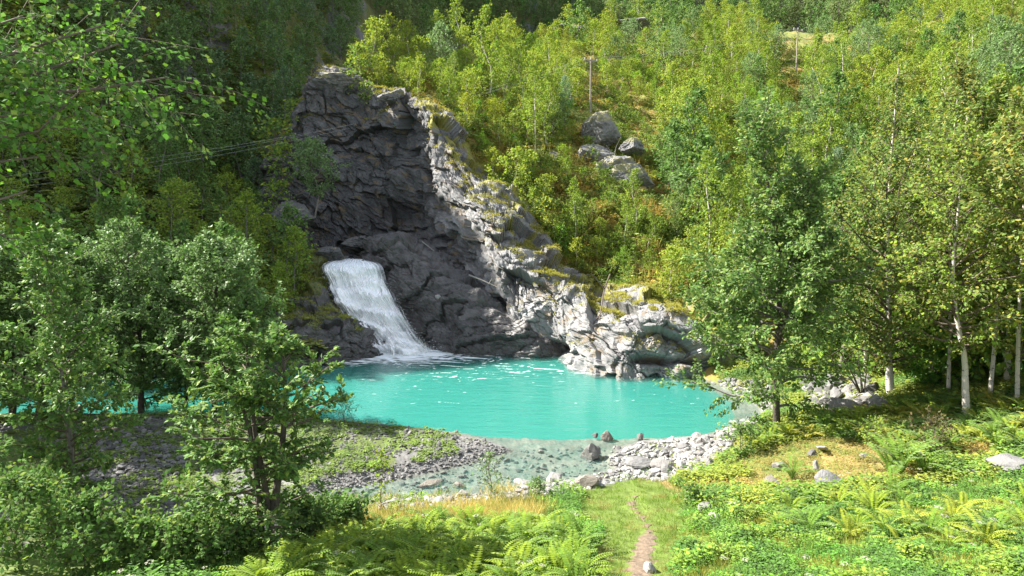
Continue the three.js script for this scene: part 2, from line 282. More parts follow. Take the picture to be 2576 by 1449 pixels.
// ---------------------------------------------------------------- rock faces
const cr = (a, b, c, d, t) => 0.5 * ((2 * b) + (c - a) * t + (2 * a - 5 * b + 4 * c - d) * t * t + (3 * b - a - 3 * c + d) * t * t * t);
function patchPoint(g, s, t, out) {
  const nc = g.length - 1, nr = g[0].length - 1, x = clamp(s, 0, 1) * nc, y = clamp(t, 0, 1) * nr, i = Math.min(nc - 1, Math.floor(x)), j = Math.min(nr - 1, Math.floor(y)), fx = x - i, fy = y - j;
  const at = (a, b) => g[clamp(a, 0, nc)][clamp(b, 0, nr)];
  for (const k of ['x', 'y', 'z']) { const v = []; for (let a = -1; a < 3; a++) v.push(cr(at(i + a, j - 1)[k], at(i + a, j)[k], at(i + a, j + 1)[k], at(i + a, j + 2)[k], fy)); out[k] = cr(...v, fx); }
  return out;
}
// broken rock: cells between joints, each set in or out and tilted, with open cracks between them
function blocks(x, y, o) {
  const wx = 0.22 * n2(x * 0.35, y * 0.35) + 0.08 * n2(x * 1.3, y * 1.3 + 9), wy = 0.3 * n2(x * 0.3 + 20, y * 0.4) + 0.1 * n2(x * 1.2 + 5, y * 1.4);
  let d = 0, tone = 0;
  for (let l = 0; l < o.levels.length; l++) {
    const [L, T, A, crack] = o.levels[l], X = (x + wx + 0.25 * y) / L, Y = (y + wy + (o.dip || 0.2) * x) / T, ix = Math.floor(X), iy = Math.floor(Y);
    let f1 = 9, f2 = 9, cx = 0, cy = 0, lx = 0, ly = 0;
    for (let j = -1; j < 2; j++) for (let i = -1; i < 2; i++) { const gx = ix + i, gy = iy + j, px = gx + 0.5 + 0.85 * (hash(gx, gy, l * 7 + 1) - 0.5), py = gy + 0.5 + 0.85 * (hash(gx, gy, l * 7 + 2) - 0.5), q = Math.max(Math.abs(X - px + 0.3 * (Y - py) * (hash(gx, gy, 77) - 0.5)), Math.abs(Y - py)); if (q < f1) { f2 = f1; f1 = q; cx = gx; cy = gy; lx = X - px; ly = Y - py; } else if (q < f2) f2 = q; }
    const r = hash(cx, cy, l * 7 + 3), tx = hash(cx, cy, l * 7 + 4) - 0.5, ty = hash(cx, cy, l * 7 + 5) - 0.62;
    d += A * (r - 0.5 + 0.9 * tx * lx + 0.9 * ty * ly) - crack * Math.max(0, 1 - (f2 - f1) / 0.1); tone += (hash(cx, cy, l * 7 + 6) - 0.5) * (l < 2 ? 0.6 : 0.45);
  }
  o.tone = tone;
  return d;
}
function rockFace(name, grid, nc, nr, o, mat) {
  const pos = new Float32Array(nc * nr * 3), col = new Float32Array(nc * nr * 3), uv = new Float32Array(nc * nr * 2), idx = [], p = new THREE.Vector3(), a = new THREE.Vector3(), b = new THREE.Vector3(), n = new THREE.Vector3(), c = new THREE.Color(), zRef = Float64Array.from({ length: nc }, (_, i) => patchPoint(grid, i / (nc - 1), 0.45, p).z);
  for (let j = 0; j < nr; j++) for (let i = 0; i < nc; i++) {
    const s = i / (nc - 1), t = j / (nr - 1), k = j * nc + i;
    patchPoint(grid, s, t, p); patchPoint(grid, s + 0.004, t, a).sub(patchPoint(grid, s - 0.004, t, n)); patchPoint(grid, s, t + 0.004, b).sub(patchPoint(grid, s, t - 0.004, n));
    n.crossVectors(a, b).normalize();
    const edge = (o.calm ? o.calm(s) : 1) * (!o.edge ? 1 : sstep(0, 0.05, Math.min(s, 1 - s)) * sstep(0, 0.04, 1 - t));
    const d = blocks(s * o.span, p.y - 0.6 * (p.z - zRef[i]), o) * edge + o.swell * fbm3(p.x * 0.28, p.y * 0.28, p.z * 0.28, 3) + o.fine * (1 - 2 * Math.abs(n3(p.x * 1.9, p.y * 2.6 + p.x * 0.6, p.z * 1.9))) + (o.extra ? o.extra(s, t, p) : 0);
    const tone = o.tone;
    p.addScaledVector(n, d); pos.set([p.x, p.y, p.z], k * 3);
    o.colour(c, p, n, tone, s, t); col.set([c.r, c.g, c.b], k * 3); uv.set([(p.x * 0.87 - p.z * 0.9) / 2.5, p.y / 2.5 + p.z * 0.1], k * 2);
    if (i < nc - 1 && j < nr - 1) idx.push(k, k + 1, k + nc, k + 1, k + nc + 1, k + nc);
  }
  const g = new THREE.BufferGeometry();
  g.setAttribute('position', new THREE.BufferAttribute(pos, 3)); g.setAttribute('color', new THREE.BufferAttribute(col, 3)); g.setAttribute('uv', new THREE.BufferAttribute(uv, 2)); g.setIndex(idx); g.computeVertexNormals();
  return structure(name, g, mat);
}
const lichen = (p, lo, hi) => sstep(lo, hi, fbm3(p.x * 0.55, p.y * 0.8, p.z * 0.55, 4) + 0.25 * n3(p.x * 4, p.y * 4, p.z * 4));
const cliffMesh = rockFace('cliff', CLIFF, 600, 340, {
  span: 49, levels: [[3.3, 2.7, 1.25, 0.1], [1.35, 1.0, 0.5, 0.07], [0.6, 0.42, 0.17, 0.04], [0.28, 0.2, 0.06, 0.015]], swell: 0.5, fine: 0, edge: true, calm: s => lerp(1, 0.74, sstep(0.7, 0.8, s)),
  // the hollow at the foot of the alcove, the slit above the water under the prow
  extra: (s, t, p) => { const v = viewOf(p), hollow = -1.4 * Math.exp(-(((v[0] - 985) / 75) ** 2) - (((v[1] - 560) / 55) ** 2)), slit = -1.0 * Math.exp(-(((v[0] - 1690) / 90) ** 4) - (((v[1] - 907 - (v[0] - 1690) * 0.06) / 9) ** 2)), cave = -1.5 * Math.exp(-(((v[0] - 1390) / 45) ** 2) - (((v[1] - 880) / 20) ** 2)); return hollow + slit + cave; },
  colour: (c, p, n, tone, s, t) => {
    const dry = sstep(-0.5, 0.5, (s - 0.4) * 14 + 2.2 * fbm3(p.x * 0.3, p.y * 0.3, p.z * 0.3, 4)), k = lerp(0.092, 0.195, dry) * (1 + 0.5 * tone) * (1 + 0.35 * fbm3(p.x * 0.8, p.y * 0.35, p.z * 0.8, 4)) * (1 + 0.2 * n3(p.x * 6, p.y * 6, p.z * 6));  // paler nose and darker wet alcove, sun and shade also put into the tone
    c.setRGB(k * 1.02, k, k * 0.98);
    const rust = lichen(p, 0.28, 0.42) * 0.6; c.lerp(lin(0.2, 0.14, 0.07), rust);
    if (t > 0.7 && s > 0.33) c.lerp(lin(0.2, 0.19, 0.035), sstep(0.0, 0.12, fbm3(p.x * 0.5 + 30, p.y * 0.5, p.z * 0.5, 4) + (t - 0.86) * 1.6));
  },
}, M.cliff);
const slabColour = (dark) => (c, p, n, tone) => { const k = dark * (1 + 0.5 * tone) * (1 + 0.5 * fbm3(p.x * 0.4, p.y * 1.4, p.z * 0.4, 4)) * (1 + 0.25 * n3(p.x * 5, p.y * 7, p.z * 5)); c.setRGB(k * 1.06, k, k * 0.95); };
const strata = (A) => (s, t, p) => { const y = p.y + 0.25 * p.x + 0.1 * p.z + 0.5 * fbm3(p.x * 0.3, p.y * 0.3, p.z * 0.3, 2); return A * ((y * 1.7 % 1 + 1) % 1) + A * 0.5 * ((y * 4.3 % 1 + 1) % 1); };
const slabMesh = rockFace('rock_slab', [
  [[1030, 915, 46.2], [1015, 860, 46.9], [975, 780, 48.1], [945, 720, 49.4], [922, 664, 50.8], [898, 636, 53], [866, 626, 56]],
  [[1100, 915, 44.6], [1085, 860, 45.4], [1035, 780, 46.7], [1000, 720, 48], [968, 660, 49.6], [925, 632, 52], [880, 625, 56]],
  [[1140, 918, 43.4], [1120, 855, 44.3], [1080, 770, 45.8], [1035, 690, 47.6], [1000, 632, 49.6], [960, 608, 52], [950, 600, 56]],
  [[1200, 918, 42.8], [1175, 850, 43.7], [1135, 770, 45.4], [1090, 700, 47.2], [1050, 635, 49.6], [1015, 600, 52.6], [1010, 600, 56]],
  [[1290, 918, 42.5], [1265, 850, 43.5], [1225, 785, 45], [1180, 725, 47], [1120, 665, 50], [1070, 628, 53], [1060, 620, 56]],
  [[1390, 918, 42.6], [1370, 862, 43.3], [1320, 810, 44.6], [1270, 770, 46.6], [1200, 715, 49.5], [1130, 670, 52.5], [1110, 650, 56]],
  [[1440, 918, 42.8], [1420, 870, 43.6], [1370, 830, 45], [1320, 790, 47.4], [1250, 730, 50.5], [1180, 680, 53.5], [1160, 660, 57]],
].map(c => c.map(p => P(...p))), 240, 200, { span: 12, dip: -0.3, levels: [[5, 2.6, 0.5, 0.12], [2.4, 1.0, 0.16, 0.06], [0.9, 0.3, 0.05, 0.02]], swell: 0.9, fine: 0.02, extra: strata(0.09), colour: slabColour(0.075) }, M.wetRock);
const bankMesh = rockFace('rock_bank', [
  [[560, 950, 37.6], [560, 910, 38.4], [560, 880, 39.4], [560, 850, 40.6], [560, 810, 43], [560, 780, 46], [560, 770, 50]],
  [[680, 945, 38.6], [676, 895, 39.4], [670, 865, 40.2], [660, 830, 41.6], [650, 790, 44], [650, 740, 48], [650, 730, 52]],
  [[780, 935, 39.4], [775, 880, 40.4], [765, 840, 41.3], [745, 800, 42.8], [725, 750, 45.5], [720, 690, 49], [720, 670, 53]],
  [[850, 925, 40.4], [845, 870, 41.4], [838, 825, 42.2], [815, 785, 43.6], [785, 735, 46], [765, 670, 49], [760, 640, 53]],
  [[910, 912, 41.8], [902, 862, 42.4], [880, 822, 43], [846, 790, 44.2], [802, 748, 46.3], [780, 690, 48.4], [795, 640, 52]],
  [[945, 905, 43], [928, 864, 43.4], [905, 826, 44], [866, 792, 45.2], [826, 748, 47], [802, 696, 48.8], [835, 640, 51.5]],
  [[1000, 905, 46.5], [985, 865, 47], [960, 825, 47.6], [920, 790, 48.2], [880, 748, 49.2], [856, 705, 50.2], [880, 640, 52]],
].map(c => c.map(p => P(...p))), 220, 180, { span: 13, dip: 0.1, levels: [[3.4, 1.8, 0.6, 0.12], [1.5, 0.7, 0.2, 0.06], [0.6, 0.3, 0.07, 0.02]], swell: 0.8, fine: 0.02, extra: strata(0.09), colour: (c, p, n, tone) => { slabColour(0.07)(c, p, n, tone); c.lerp(lin(0.085, 0.095, 0.015), sstep(0.05, 0.2, fbm3(p.x * 0.4, p.y * 0.4, p.z * 0.4, 3) + (p.y - 1.6) * 0.2) * (p.x < -12.5 ? 1 : 0)); } }, M.wetRock);

// ---------------------------------------------------------------- pool: a clear surface over water clouded by rock flour, which thickens with depth
function sheetGeometry(poly, y, step, keep) {
  const xs = poly.map(p => p[0]), zs = poly.map(p => p[1]), x0 = Math.max(-60, Math.min(...xs)), x1 = Math.max(...xs), z0 = Math.min(...zs), z1 = Math.max(...zs), nx = Math.ceil((x1 - x0) / step), nz = Math.ceil((z1 - z0) / step), pos = [], uv = [], idx = [], at = {};
  const vert = (i, j) => { const k = j * (nx + 1) + i; if (at[k] === undefined) { at[k] = pos.length / 3; const x = x0 + i * step, z = z0 + j * step; pos.push(x, y, z); uv.push(x / 11, z / 3.4); } return at[k]; };
  for (let j = 0; j < nz; j++) for (let i = 0; i < nx; i++) if (keep(x0 + (i + 0.5) * step, z0 + (j + 0.5) * step)) { const a = vert(i, j), b = vert(i + 1, j), c = vert(i, j + 1), d = vert(i + 1, j + 1); idx.push(a, c, b, b, c, d); }
  const g = new THREE.BufferGeometry(); g.setAttribute('position', new THREE.Float32BufferAttribute(pos, 3)); g.setAttribute('uv', new THREE.Float32BufferAttribute(uv, 2)); g.setIndex(idx); g.computeVertexNormals(); return g;
}
const pool = structure('water', sheetGeometry(WATER, 0, 0.25, (x, z) => polyDist(WATER, x, z) < 1.2), M.surface);
const shallowGeo = sheetGeometry(WATER, 0, 0.5, (x, z) => polyDist(WATER, x, z) < 0.6);
[0.05, 0.11].forEach(d => { part('silt_layer', shallowGeo, M.siltThin, pool).position.y = -d; });
const siltGeo = sheetGeometry(DEEP, 0, 0.5, (x, z) => polyDist(DEEP, x, z) < 1.5);
[0.19, 0.28, 0.4, 0.56].forEach(d => { part('silt_layer', siltGeo, M.silt, pool).position.y = -d; });
part('silt_layer', siltGeo, M.siltDeep, pool).position.y = -0.8;

// ---------------------------------------------------------------- waterfall
const FALL = [
  [[862, 650, 52], [812, 668, 48.5], [820, 700, 47.8], [838, 745, 46.8], [866, 800, 45.7], [896, 850, 44.6], [922, 890, 43.4]],
  [[880, 652, 52], [850, 667, 48.7], [858, 702, 48], [880, 750, 47], [912, 805, 45.9], [945, 852, 44.8], [968, 893, 43.4]],
  [[893, 652, 52], [885, 666, 48.6], [893, 704, 47.8], [915, 755, 46.7], [945, 810, 45.5], [980, 855, 44.4], [1008, 894, 43]],
  [[905, 652, 52], [920, 666, 48.6], [925, 704, 47.8], [945, 755, 46.7], [978, 812, 45.5], [1015, 858, 44.4], [1055, 893, 43.1]],
  [[918, 652, 52], [960, 668, 48.7], [972, 704, 48], [1000, 757, 46.9], [1032, 815, 45.6], [1064, 862, 44.4], [1096, 892, 43.4]],
].map(c => c.map(p => P(...p)));
{
  const nc = 130, nr = 200, build = (lift, thin, seed) => {     // sheets of white water, thinning to strands at their rims
    const pos = [], col = [], idx = [], p = new THREE.Vector3();
    for (let j = 0; j < nr; j++) for (let i = 0; i < nc; i++) {
      const s = i / (nc - 1), t = j / (nr - 1), wob = 0.03 * n2(s * 5 + seed, t * 4);
      patchPoint(FALL, clamp(s + wob * Math.sin(s * Math.PI), 0, 1), t, p);
      const fall = sstep(0.16, 0.3, t), streak = fbm2(s * 15 + seed, t * 2.4 - s, 4), clot = fbm3(p.x * 1.1, p.y * 1.0, p.z * 1.1 + seed, 3), hair = n2(s * 46 + seed, t * 5);
      const d = lift + fall * (0.1 * streak + 0.5 * clot + 0.02 * hair + 0.55 * n2(t * 6.5, s * 1.6 + seed * 0.02)) * (0.4 + t) + 0.04 * n2(s * 20, t * 60) * (1 - fall);
      pos.push(p.x, p.y + d * 0.35 - (t > 0.97 ? 0.1 : 0), p.z + d);
      const w = clamp(1.0 + 0.55 * streak + 0.2 * clot + 0.2 * hair, 0, 1) * lerp(0.75, 1, fall), q = lerp(0.86, 0.97, w), rim = Math.min(s, 1 - s);
      col.push(q * lerp(0.8, 1, w), q * lerp(0.93, 1, w), q, clamp(sstep(-0.02, 0.17, rim + 0.09 * streak + 0.03 * hair) * (thin ? sstep(-0.1, 0.6, streak + 0.4 * hair + 0.4 * clot) : 1), 0, 1));
      if (i < nc - 1 && j < nr - 1) { const k = j * nc + i; idx.push(k, k + 1, k + nc, k + 1, k + nc + 1, k + nc); }
    }
    const g = new THREE.BufferGeometry(); g.setAttribute('position', new THREE.Float32BufferAttribute(pos, 3)); g.setAttribute('color', new THREE.Float32BufferAttribute(col, 4)); g.setIndex(idx); g.computeVertexNormals(); return g;
  };
  const fall = put(new THREE.Group(), 'waterfall', { kind: 'structure', label: 'white waterfall pouring between dark rocks into the turquoise pool', category: 'waterfall' });
  part('water_curtain', build(0, false, 2), M.fall, fall); part('water_curtain', build(0.2, true, 17), M.fall, fall);
  // drops thrown off the curtain and the froth at its foot
  const R = rng(77), drop = new THREE.IcosahedronGeometry(1, 0), N = 3400, im = new THREE.InstancedMesh(drop, M.foam, N), m = new THREE.Matrix4(), q = new THREE.Quaternion(), p = new THREE.Vector3();
  for (let i = 0; i < N; i++) {
    const foot = R() < 0.62, s = foot ? R() : (R() < 0.5 ? -0.02 + 0.12 * R() : 0.9 + 0.12 * R()), t = foot ? 1 - 0.22 * R() * R() : 0.2 + 0.8 * Math.sqrt(R());
    patchPoint(FALL, s, t, p); p.x += (R() - 0.5) * (foot ? 1.4 : 0.5); p.y += foot ? 0.75 * R() * R() : 0.2 * (R() - 0.3); p.z += foot ? -0.3 + 1.4 * R() : 0.2 + 0.3 * R();
    const k = 0.006 + 0.016 * R() * R(); m.compose(p, q, new THREE.Vector3(k, k * (1 + R()), k)); im.setMatrixAt(i, m);
  }
  im.name = 'spray'; im.userData = { kind: 'stuff' }; im.castShadow = im.receiveShadow = true; fall.add(im);
}
// foam riding on the pool: a soft apron below the fall, drifting streaks further out
{
  const foot = [P(1005, 884, 43.2).x, -43.2], step = 0.09, x0 = -16, x1 = 12, z0 = -45, z1 = -30, nx = Math.round((x1 - x0) / step), nz = Math.round((z1 - z0) / step), pos = [], col = [], idx = [], at = {};
  const density = (x, z) => {
    const d = Math.hypot((x - foot[0]) * 0.75, (z - foot[1]) * 1.3), warp = 0.9 * n2(x * 0.3, z * 0.3), f = fbm2(x * 0.8 + warp, z * 2.2 + warp, 5), streak = fbm2(x * 0.45 + warp + 40, z * 3.0 + warp * 1.6, 5), lane = Math.exp(-(((z + 38.5 + 0.28 * (x - 2)) / 2.2) ** 2)) * sstep(-8, 0, x);
    return Math.max(sstep(-0.15, 0.5, f + 0.75 - d * 0.2), 0.7 * sstep(0.46, 0.74, streak + 0.24 * lane + 0.16 * Math.exp(-d * 0.18)));
  };
  const vert = (i, j) => { const k = j * (nx + 1) + i; if (at[k] === undefined) { at[k] = pos.length / 3; const x = x0 + i * step, z = z0 + j * step; pos.push(x, 0.012, z); col.push(0.86, 0.9, 0.9, density(x, z)); } return at[k]; };
  for (let j = 0; j < nz; j++) for (let i = 0; i < nx; i++) { const x = x0 + (i + 0.5) * step, z = z0 + (j + 0.5) * step; if (density(x, z) > 0.02 && polyDist(DEEP, x, z) < 0) idx.push(vert(i, j), vert(i, j + 1), vert(i + 1, j), vert(i + 1, j), vert(i, j + 1), vert(i + 1, j + 1)); }
  const g = new THREE.BufferGeometry(); g.setAttribute('position', new THREE.Float32BufferAttribute(pos, 3)); g.setAttribute('color', new THREE.Float32BufferAttribute(col, 4)); g.setIndex(idx); g.computeVertexNormals();
  put(new THREE.Mesh(g, M.froth), 'foam', { kind: 'stuff', label: 'white foam drifting on the turquoise pool below the fall', category: 'foam' });
}

// ---------------------------------------------------------------- plants: tubes for wood, folded blades for leaves
const V = (x, y, z) => new THREE.Vector3(x, y, z), UPV = V(0, 1, 0);
class Wood {
  constructor() { this.pos = []; this.nor = []; this.uv = []; this.idx = []; }
  tube(pts, r0, r1, sides = 5) {
    const n = pts.length, t = V(), a = V(), b = V(), ref = Math.abs(pts[n - 1].y - pts[0].y) > 0.8 * pts[n - 1].distanceTo(pts[0]) ? V(1, 0, 0.2) : UPV, o = this.pos.length / 3; let len = 0;
    for (let i = 0; i < n; i++) {
      t.subVectors(pts[Math.min(n - 1, i + 1)], pts[Math.max(0, i - 1)]).normalize(); a.crossVectors(t, ref).normalize(); b.crossVectors(t, a);
      const r = lerp(r0, r1, i / (n - 1)); if (i) len += pts[i].distanceTo(pts[i - 1]);
      for (let k = 0; k <= sides; k++) { const w = k / sides * Math.PI * 2, c = Math.cos(w), s = Math.sin(w); this.nor.push(a.x * c + b.x * s, a.y * c + b.y * s, a.z * c + b.z * s); this.pos.push(pts[i].x + r * (a.x * c + b.x * s), pts[i].y + r * (a.y * c + b.y * s), pts[i].z + r * (a.z * c + b.z * s)); this.uv.push(k / sides, len / 0.9); }
      if (i) for (let k = 0; k < sides; k++) { const p = o + (i - 1) * (sides + 1) + k, q = p + sides + 1; this.idx.push(p, p + 1, q, p + 1, q + 1, q); }
    }
  }
  build() { const g = new THREE.BufferGeometry(); g.setAttribute('position', new THREE.Float32BufferAttribute(this.pos, 3)); g.setAttribute('normal', new THREE.Float32BufferAttribute(this.nor, 3)); g.setAttribute('uv', new THREE.Float32BufferAttribute(this.uv, 2)); g.setIndex(this.idx); return g; }
}
class Leaves {
  constructor(palette, R) { this.pos = []; this.col = []; this.idx = []; this.palette = palette; this.R = R; this.s = V(); this.n = V(); }
  add(p, dir, nrm, len, width, fold = 0.18) {
    const R = this.R, s = this.s.crossVectors(dir, nrm).normalize(), n = this.n.crossVectors(s, dir), o = this.pos.length / 3, c = this.palette[Math.floor(R() * this.palette.length)], k = 0.75 + 0.5 * R(), w = width / 2, f = fold * width, m = 0.45 * len;
    this.pos.push(p.x, p.y, p.z, p.x + dir.x * m + s.x * w - n.x * f, p.y + dir.y * m + s.y * w - n.y * f, p.z + dir.z * m + s.z * w - n.z * f, p.x + dir.x * len - n.x * f * 1.5, p.y + dir.y * len - n.y * f * 1.5, p.z + dir.z * len - n.z * f * 1.5, p.x + dir.x * m - s.x * w - n.x * f, p.y + dir.y * m - s.y * w - n.y * f, p.z + dir.z * m - s.z * w - n.z * f);
    for (let i = 0; i < 4; i++) this.col.push(c[0] * k, c[1] * k, c[2] * k);
    this.idx.push(o, o + 1, o + 2, o, o + 2, o + 3);
  }
  build() { const g = new THREE.BufferGeometry(); g.setAttribute('position', new THREE.Float32BufferAttribute(this.pos, 3)); g.setAttribute('color', new THREE.Float32BufferAttribute(this.col, 3)); g.setIndex(this.idx); g.computeVertexNormals(); return g; }
}
const leafMat = (tint = [1, 1, 1], t = 0.42, rough = 0.62) => new THREE.MeshPhysicalMaterial({ color: lin(...tint), vertexColors: true, roughness: rough, transmission: t, thickness: 0, side: THREE.DoubleSide, flatShading: true, specularIntensity: 0.35 });
// thin sheets scatter light through in proportion to the square of their roughness, so leaves are matt
M.leaf = leafMat([1, 1, 1], 0.42, 1); M.leafWarm = leafMat([1.12, 1.02, 0.8], 0.42, 1); M.leafPale = leafMat([1.0, 0.98, 1.5], 0.36, 1); M.leafDeep = leafMat([0.85, 0.92, 0.9], 0.4, 1); M.leafGlossy = leafMat([1.05, 1.05, 1.05], 0.34, 1); Object.assign(M.leafGlossy, { clearcoat: 0.3, clearcoatRoughness: 0.4 });
M.bark = new THREE.MeshStandardMaterial({ color: lin(0.11, 0.09, 0.07), map: barkMap, roughness: 0.95, bumpMap: soilBump, bumpScale: 0.02 });
M.barkGrey = new THREE.MeshStandardMaterial({ color: lin(0.26, 0.24, 0.21), map: barkMap, roughness: 0.9 });
M.birch = new THREE.MeshStandardMaterial({ color: lin(0.66, 0.62, 0.56), map: birchMap, roughness: 0.8 });
M.twig = new THREE.MeshStandardMaterial({ color: lin(0.13, 0.1, 0.075), roughness: 0.95 });
const PAL = {
  birch: [[0.16, 0.205, 0.026], [0.18, 0.215, 0.024], [0.135, 0.19, 0.03], [0.2, 0.205, 0.026]],
  yellow: [[0.215, 0.235, 0.028], [0.185, 0.23, 0.028], [0.24, 0.22, 0.026]],
  alder: [[0.085, 0.14, 0.034], [0.105, 0.155, 0.036], [0.07, 0.12, 0.032], [0.125, 0.165, 0.042]],
  willow: [[0.14, 0.185, 0.075], [0.165, 0.2, 0.095], [0.115, 0.165, 0.06]],
  turning: [[0.16, 0.17, 0.04], [0.13, 0.165, 0.038], [0.2, 0.175, 0.042], [0.225, 0.17, 0.036], [0.11, 0.15, 0.036]],
  elm: [[0.085, 0.145, 0.032], [0.10, 0.16, 0.034], [0.07, 0.12, 0.03], [0.16, 0.19, 0.035]],
  maple: [[0.07, 0.15, 0.02], [0.09, 0.18, 0.02], [0.055, 0.115, 0.02], [0.13, 0.21, 0.02]],
  
};
for (const k in PAL) PAL[k] = PAL[k].map(c => [c[0] * 1.3, c[1] * 1.55, c[2] * 1.3]);
const bend = (a, b, R, k) => { const out = [], d = a.distanceTo(b), o = V(R() - 0.5, R() - 0.5, R() - 0.5).multiplyScalar(d * k), o2 = V(R() - 0.5, R() - 0.5, R() - 0.5).multiplyScalar(d * k * 0.5); for (let i = 0; i <= 5; i++) { const t = i / 5, w = Math.sin(t * Math.PI), w2 = Math.sin(t * 2 * Math.PI); out.push(a.clone().lerp(b, t).addScaledVector(o, w).addScaledVector(o2, w2)); } return out; };
// a tree at the origin: trunk along a path, limbs by height, twigs on the limbs, leaves along the twigs
function growTree(o) {
  const R = rng(o.seed), trunk = new Wood(), limbs = new Wood(), L = new Leaves(o.palette, R), p = V(), d = V(), n = V(), q = V();
  const path = new THREE.CatmullRomCurve3((o.path || [[0, 0, 0], [0.05, 0.35, 0.03], [-0.03, 0.7, -0.02], [0.02, 1, 0]]).map(a => V(a[0] * o.h, a[1] * o.h, a[2] * o.h)));
  const tp = path.getPoints(o.trunkSteps || 14); trunk.tube(tp, o.r, o.r * (o.tipR ?? 0.12), o.sides || 7);
  for (const st of o.stems || []) { const c = new THREE.CatmullRomCurve3(st.map(a => V(a[0] * o.h, a[1] * o.h, a[2] * o.h))); trunk.tube(c.getPoints(10), o.r * (o.stemR || 0.7), o.r * 0.12, o.sides || 7); }
  const curves = [path, ...(o.stems || []).map(st => new THREE.CatmullRomCurve3(st.map(a => V(a[0] * o.h, a[1] * o.h, a[2] * o.h))))];
  const leafAt = (pt, spread, out) => {
    const k = (o.cluster || 1);
    for (let c = 0; c < k; c++) {
      p.set(R() - 0.5, (R() - 0.5) * (o.flat ? 0.4 : 1), R() - 0.5).multiplyScalar(spread * 2).add(pt);
      d.set(R() - 0.5, R() - 0.5 - (o.hang ?? 0.2), R() - 0.5).addScaledVector(out, 0.8).normalize();
      n.set((R() - 0.5) * (o.flat ? 0.7 : 1.6), 0.35 + R() * 0.8, (R() - 0.5) * (o.flat ? 0.7 : 1.6)).normalize();
      const s = o.leaf * (0.65 + 0.7 * R()); L.add(p, d, n, s, s * (o.leafW || 0.7));
    }
  };
  const limb = (from, tip, rad, twigs) => {
    const pts = bend(from, tip, R, o.wiggle || 0.22); if (o.arch) for (let i = 0; i < pts.length; i++) { const t = i / 5; pts[i].y += o.arch * Math.sin(t * Math.PI) * from.distanceTo(tip); }
    const c = new THREE.CatmullRomCurve3(pts), len = from.distanceTo(tip), out = tip.clone().sub(from).normalize();
    limbs.tube(pts, rad, rad * 0.2, o.limbSides || 4);
    for (let k = 0; k < twigs; k++) {
      const s = 0.14 + 0.86 * Math.pow((k + R()) / twigs, 0.8), a = c.getPoint(Math.min(1, s)), tl = len * (o.twig || 0.34) * (1.15 - 0.6 * s) * (0.6 + 0.8 * R());
      q.set(R() - 0.5, (R() - 0.45) * (o.flat ? 0.35 : 1), R() - 0.5).normalize().multiplyScalar(0.9).addScaledVector(out, 0.75).normalize();
      const b = a.clone().addScaledVector(q, tl); b.y -= (o.droop || 0) * tl; const tw = bend(a, b, R, 0.2); if (o.twigR) limbs.tube([tw[0], tw[3], tw[5]], o.twigR, o.twigR * 0.4, 3);
      const m = Math.max(2, Math.round(tl * o.density)), dir = b.clone().sub(a).normalize();
      for (let i = 0; i < m; i++) { const t = (i + R()) / m * 5, j = Math.min(4, Math.floor(t)); leafAt(tw[j].clone().lerp(tw[j + 1], t - j), o.spread, dir); }
    }
  };
  const base = o.base, prof = o.profile || (t => Math.sin(Math.PI * Math.pow(clamp(t, 0, 1), 0.75) * 0.93 + 0.16));
  for (let i = 0; i < o.limbs; i++) {
    const f = (i + R() * 0.8) / o.limbs, t = base + (0.98 - base) * f, cv = curves[i % curves.length], a = cv.getPoint(clamp(t, 0, 1)), az = i * 2.399963 + (R() - 0.5) * 0.9, up = lerp(o.upLow ?? 0.3, o.upHigh ?? 1.0, f) + (R() - 0.5) * 0.3;
    const len = Math.max(0.12 * o.R, o.R * prof(f) * (0.7 + 0.45 * R())), lop = o.lop ? 1 + o.lop[2] * Math.cos(az - Math.atan2(o.lop[1], o.lop[0])) : 1, b = a.clone().add(V(Math.cos(az) * Math.cos(up), Math.sin(up), Math.sin(az) * Math.cos(up)).multiplyScalar(len * lop));
    if (o.skip && o.skip(b)) continue;
    limb(a, b, o.r * (0.42 - 0.28 * f), o.twigs);
  }
  for (const [t, to, tw] of o.extra || []) limb(path.getPoint(t), V(...to), o.r * 0.3, tw || o.twigs * 2);
  for (const cv of curves) limb(cv.getPoint(0.9), cv.getPoint(1).clone().add(V((R() - 0.5) * 0.1, o.h * 0.03, (R() - 0.5) * 0.1)), o.r * 0.1, Math.ceil(o.twigs * 0.7));
  return { trunk: trunk.build(), limbs: limbs.build(), crown: L.build(), n: L.idx.length / 3 };
}
let leafCount = 0;
function treeThing(name, info, t, mats, at, turn = 0, scale = 1) {
  const g = new THREE.Group(); part('trunk', t.trunk, mats[0], g); part('branches', t.limbs, mats[1], g); part('crown', t.crown, mats[2], g);
  g.position.copy(at); g.rotation.y = turn; g.scale.setScalar(scale); leafCount += t.n; return put(g, name, info);
}
const onGround = (p, sink = 0.05) => V(p.x, ground(p.x, p.z) - sink, p.z);
// crowns are grown at their true size: height and spread read off the photograph at the tree's distance
const GR = (u, v, d) => onGround(P(u, v, d));

